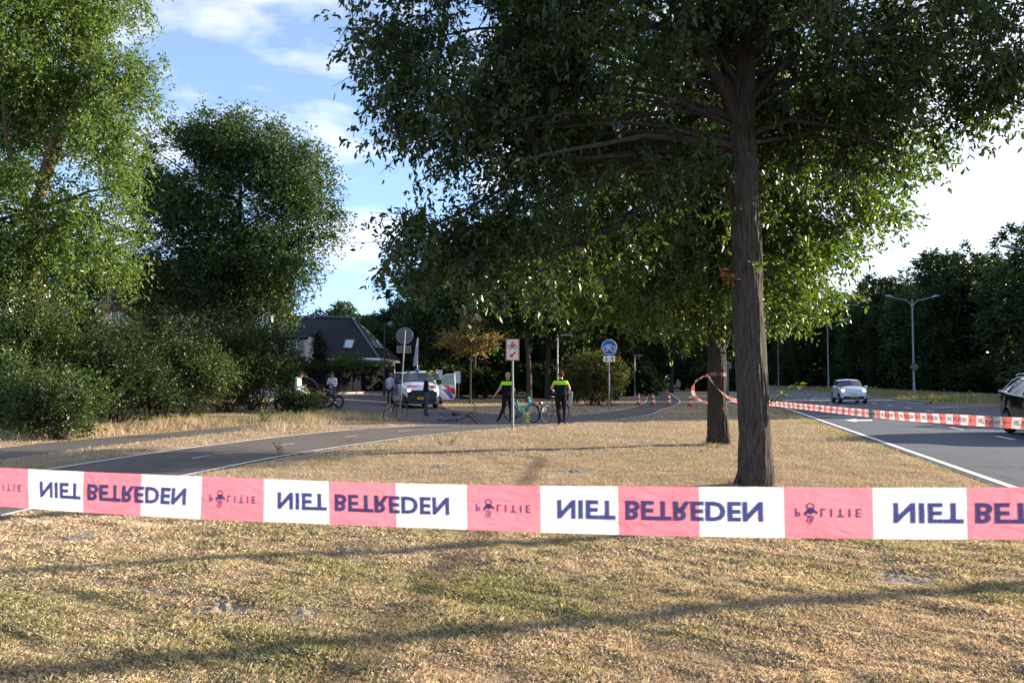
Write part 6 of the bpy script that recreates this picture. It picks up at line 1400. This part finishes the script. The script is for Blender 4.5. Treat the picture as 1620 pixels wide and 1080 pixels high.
# woman officer striding left to right, seen from behind-left
p1, J1, _ = person('police officer with blond hair and a lime shoulder band, striding behind the white sign pole', at(803, 669.5), R(-12), dict(lsh=(-.16, -.02, 1.40), lel=(-.27, -.10, 1.17), lwr=(-.43, -.06, .97), rel=(.22, .02, 1.15), rwr=(.20, .20, .98), lkn=(-.15, -.02, .52), lan=(-.28, -.12, .15), lto=(-.40, -.02, .06), rkn=(.09, .10, .50), ran=(.10, .06, .09), rto=(.13, .20, .035), sp=(0, .03, 1.13), ch=(.01, .02, 1.31), face=(-.3, 1, 0)), OFC, 1.02, 'hair_bl', 'bob', 'short', build=1.25)
mb = MB(); mb.torus((0, 0, .99), .165, .028, 'Z', 24, 8); mb.box((.17, .02, .93), (.07, .11, .17), bev=.015); mb.box((-.16, -.05, .96), (.06, .09, .11), bev=.012); mb.box((0, -.15, .98), (.12, .06, .09), bev=.012); mb.build('equipment_belt', M['black_cloth'], p1)
p2, J2, _ = person('bareheaded police officer with a lime shoulder band walking away beside the dark bicycle', at(887.5, 673), R(8), dict(lsh=(-.19, -.01, 1.42), lel=(-.31, .0, 1.20), lwr=(-.24, .20, 1.14), rel=(.29, -.02, 1.17), rwr=(.22, .16, 1.0), lkn=(-.10, .03, .50), lan=(-.06, -.04, .09), lto=(-.08, .12, .035), rkn=(.14, .08, .52), ran=(.10, -.05, .13), rto=(.15, .08, .05)), OFC, 1.04, 'hair_br', 'short', 'short', build=1.28)
mb = MB(); mb.torus((0, 0, 1.0), .17, .030, 'Z', 24, 8); mb.box((.20, 0, .92), (.07, .10, .20), bev=.015); mb.box((-.18, 0, .96), (.06, .10, .11), bev=.012); mb.box((.05, -.15, .99), (.14, .06, .09), bev=.012); mb.build('equipment_belt', M['black_cloth'], p2)
bg_ = MB(); gb_ = at(893, 668); bt = empty('grey_bag', (gb_.x + .12, gb_.y - .1, gb_.z), 0, 'pale grey bag hanging at the right side of the bareheaded officer', 'bag')
bg_.box((0, 0, .84), (.13, .22, .56), bev=.05, M=Matrix.Rotation(R(6), 4, 'Y')); bg_.build('bag_body', mat('grey bag', (.28, .29, .30), .7, 0, .2, 9, .5, 12), bt, True); mb = MB(); mb.tube([(.06, 0, 1.1), (.0, .0, 1.28), (-.1, .02, 1.1)], .012, 6); mb.build('strap', M['black_cloth'], bt)
# man by the van, profile to the right, looking down at his hands
p3, J3, _ = person('man in a black jacket, head bent over a notebook in front of the police van', at(674, 659), R(-78), dict(nk=(0, .05, 1.52), h1=(0, .09, 1.58), h2=(0, .12, 1.655), h3=(0, .13, 1.70), face=(0, 1, -.6), lel=(-.20, .04, 1.16), lwr=(-.10, .26, 1.20), rel=(.20, .04, 1.14), rwr=(.10, .26, 1.17), ran=(.10, .0, .09), lan=(-.09, -.04, .09)), dict(shirt='black_cloth', skin='skin', legs='jeans', shoe='black_paint'), 1.02, 'hair_gy', 'short', 'long', build=1.32)
mb = MB(); mb.tube([(.20, .05, 1.145), (.15, .17, 1.16)], .056, 12); mb.build('sleeve_band', M['white_cloth'], p3, True); mb = MB(); mb.box((0, .36, 1.22), (.10, .02, .15), M=Matrix.Identity(4)); mb.build('notebook', M['sign_white'], p3)
p4, J4, _ = person('person in a pale grey jacket standing at the left flank of the police van', GX(617.5, 42.6) + Vector((0, 0, .012)), R(-20), dict(lel=(-.25, .02, 1.14), lwr=(-.27, .10, .90)), dict(shirt='white_cloth', skin='skin2', legs='navy', shoe='black_paint'), .97, 'hair_dk', 'short', 'long')
# youths: pose seated on saddles (seat height about .86)
sit = dict(pel=(0, -.02, .95), sp=(0, .0, 1.08), ch=(0, .05, 1.26), nb=(0, .08, 1.40), nk=(0, .12, 1.47), h1=(0, .15, 1.54), h2=(0, .16, 1.61), h3=(0, .15, 1.66), lsh=(-.17, .05, 1.36), rsh=(.17, .05, 1.36), lhip=(-.09, .03, .90), rhip=(.09, .03, .90))
p5, _, _ = person('youth in a white hoodie and white shorts sitting on a dark saddle', at(470, 648), R(-95), {**sit, 'lel': (-.22, .06, 1.10), 'lwr': (-.14, .28, 1.02), 'rel': (.22, .06, 1.10), 'rwr': (.14, .28, 1.02), 'lkn': (-.14, .42, .86), 'lan': (-.14, .46, .42), 'lto': (-.15, .60, .36), 'rkn': (.14, .42, .80), 'ran': (.14, .50, .36), 'rto': (.15, .66, .32)}, dict(shirt='white_cloth', skin='skin2', legs='white_cloth', shoe='shoe_w'), .93, 'hair_dk', 'short', 'long', 'short', 'youths with their bicycles', build=1.1)
mb = MB(); mb.ball((0, -.02, 1.42), (.12, .09, .08)); mb.build('hood', M['white_cloth'], p5, True)
p6, _, _ = person('youth in dark clothes bending forward over his handlebar, middle of the three', at(494, 646), R(95), dict(pel=(0, -.24, .93), sp=(0, -.10, 1.08), ch=(0, .08, 1.20), nb=(0, .20, 1.28), nk=(0, .26, 1.33), h1=(0, .31, 1.38), h2=(0, .35, 1.45), h3=(0, .36, 1.50), lsh=(-.17, .12, 1.24), rsh=(.17, .12, 1.24), lel=(-.24, .30, 1.06), lwr=(-.12, .44, .98), rel=(.24, .30, 1.06), rwr=(.12, .44, .98), lhip=(-.09, -.20, .88), rhip=(.09, -.20, .88), lkn=(-.12, .02, .52), lan=(-.12, -.12, .12), lto=(-.14, .04, .06), rkn=(.12, -.05, .50), ran=(.12, -.22, .10), rto=(.13, -.06, .05), face=(-.4, 1, -.2)), dict(shirt='navy', skin='skin2', legs='black_cloth', shoe='black_paint'), .98, 'hair_br', 'short', 'long', 'long', 'youths with their bicycles', build=1.12)
p7, _, _ = person('youth in a white jacket sitting on a fat tyred bicycle, looking down at a phone', at(526, 646), R(172), {**sit, 'lel': (-.23, .08, 1.10), 'lwr': (-.08, .26, 1.14), 'rel': (.23, .08, 1.10), 'rwr': (.08, .26, 1.14), 'lkn': (-.18, .30, .66), 'lan': (-.18, .14, .30), 'lto': (-.20, .28, .24), 'rkn': (.16, .34, .62), 'ran': (.15, .30, .20), 'rto': (.15, .44, .12), 'face': (0, 1, -.7)}, dict(shirt='white_cloth', skin='skin2', legs='jeans', shoe='shoe_w'), .93, 'hair_dk', 'short', 'long', 'long', 'youths with their bicycles', build=1.12)
ph_ = MB(); ph_.box((0, .33, 1.17), (.09, .16, .015), bev=.004); ph_.build('phone', M['black_paint'], p7)
for o in bpy.context.scene.objects:
    if o.name.startswith('limb') and o.parent: o['label'] = 'visible fork limb'
print('OBJS', len(bpy.context.scene.objects))
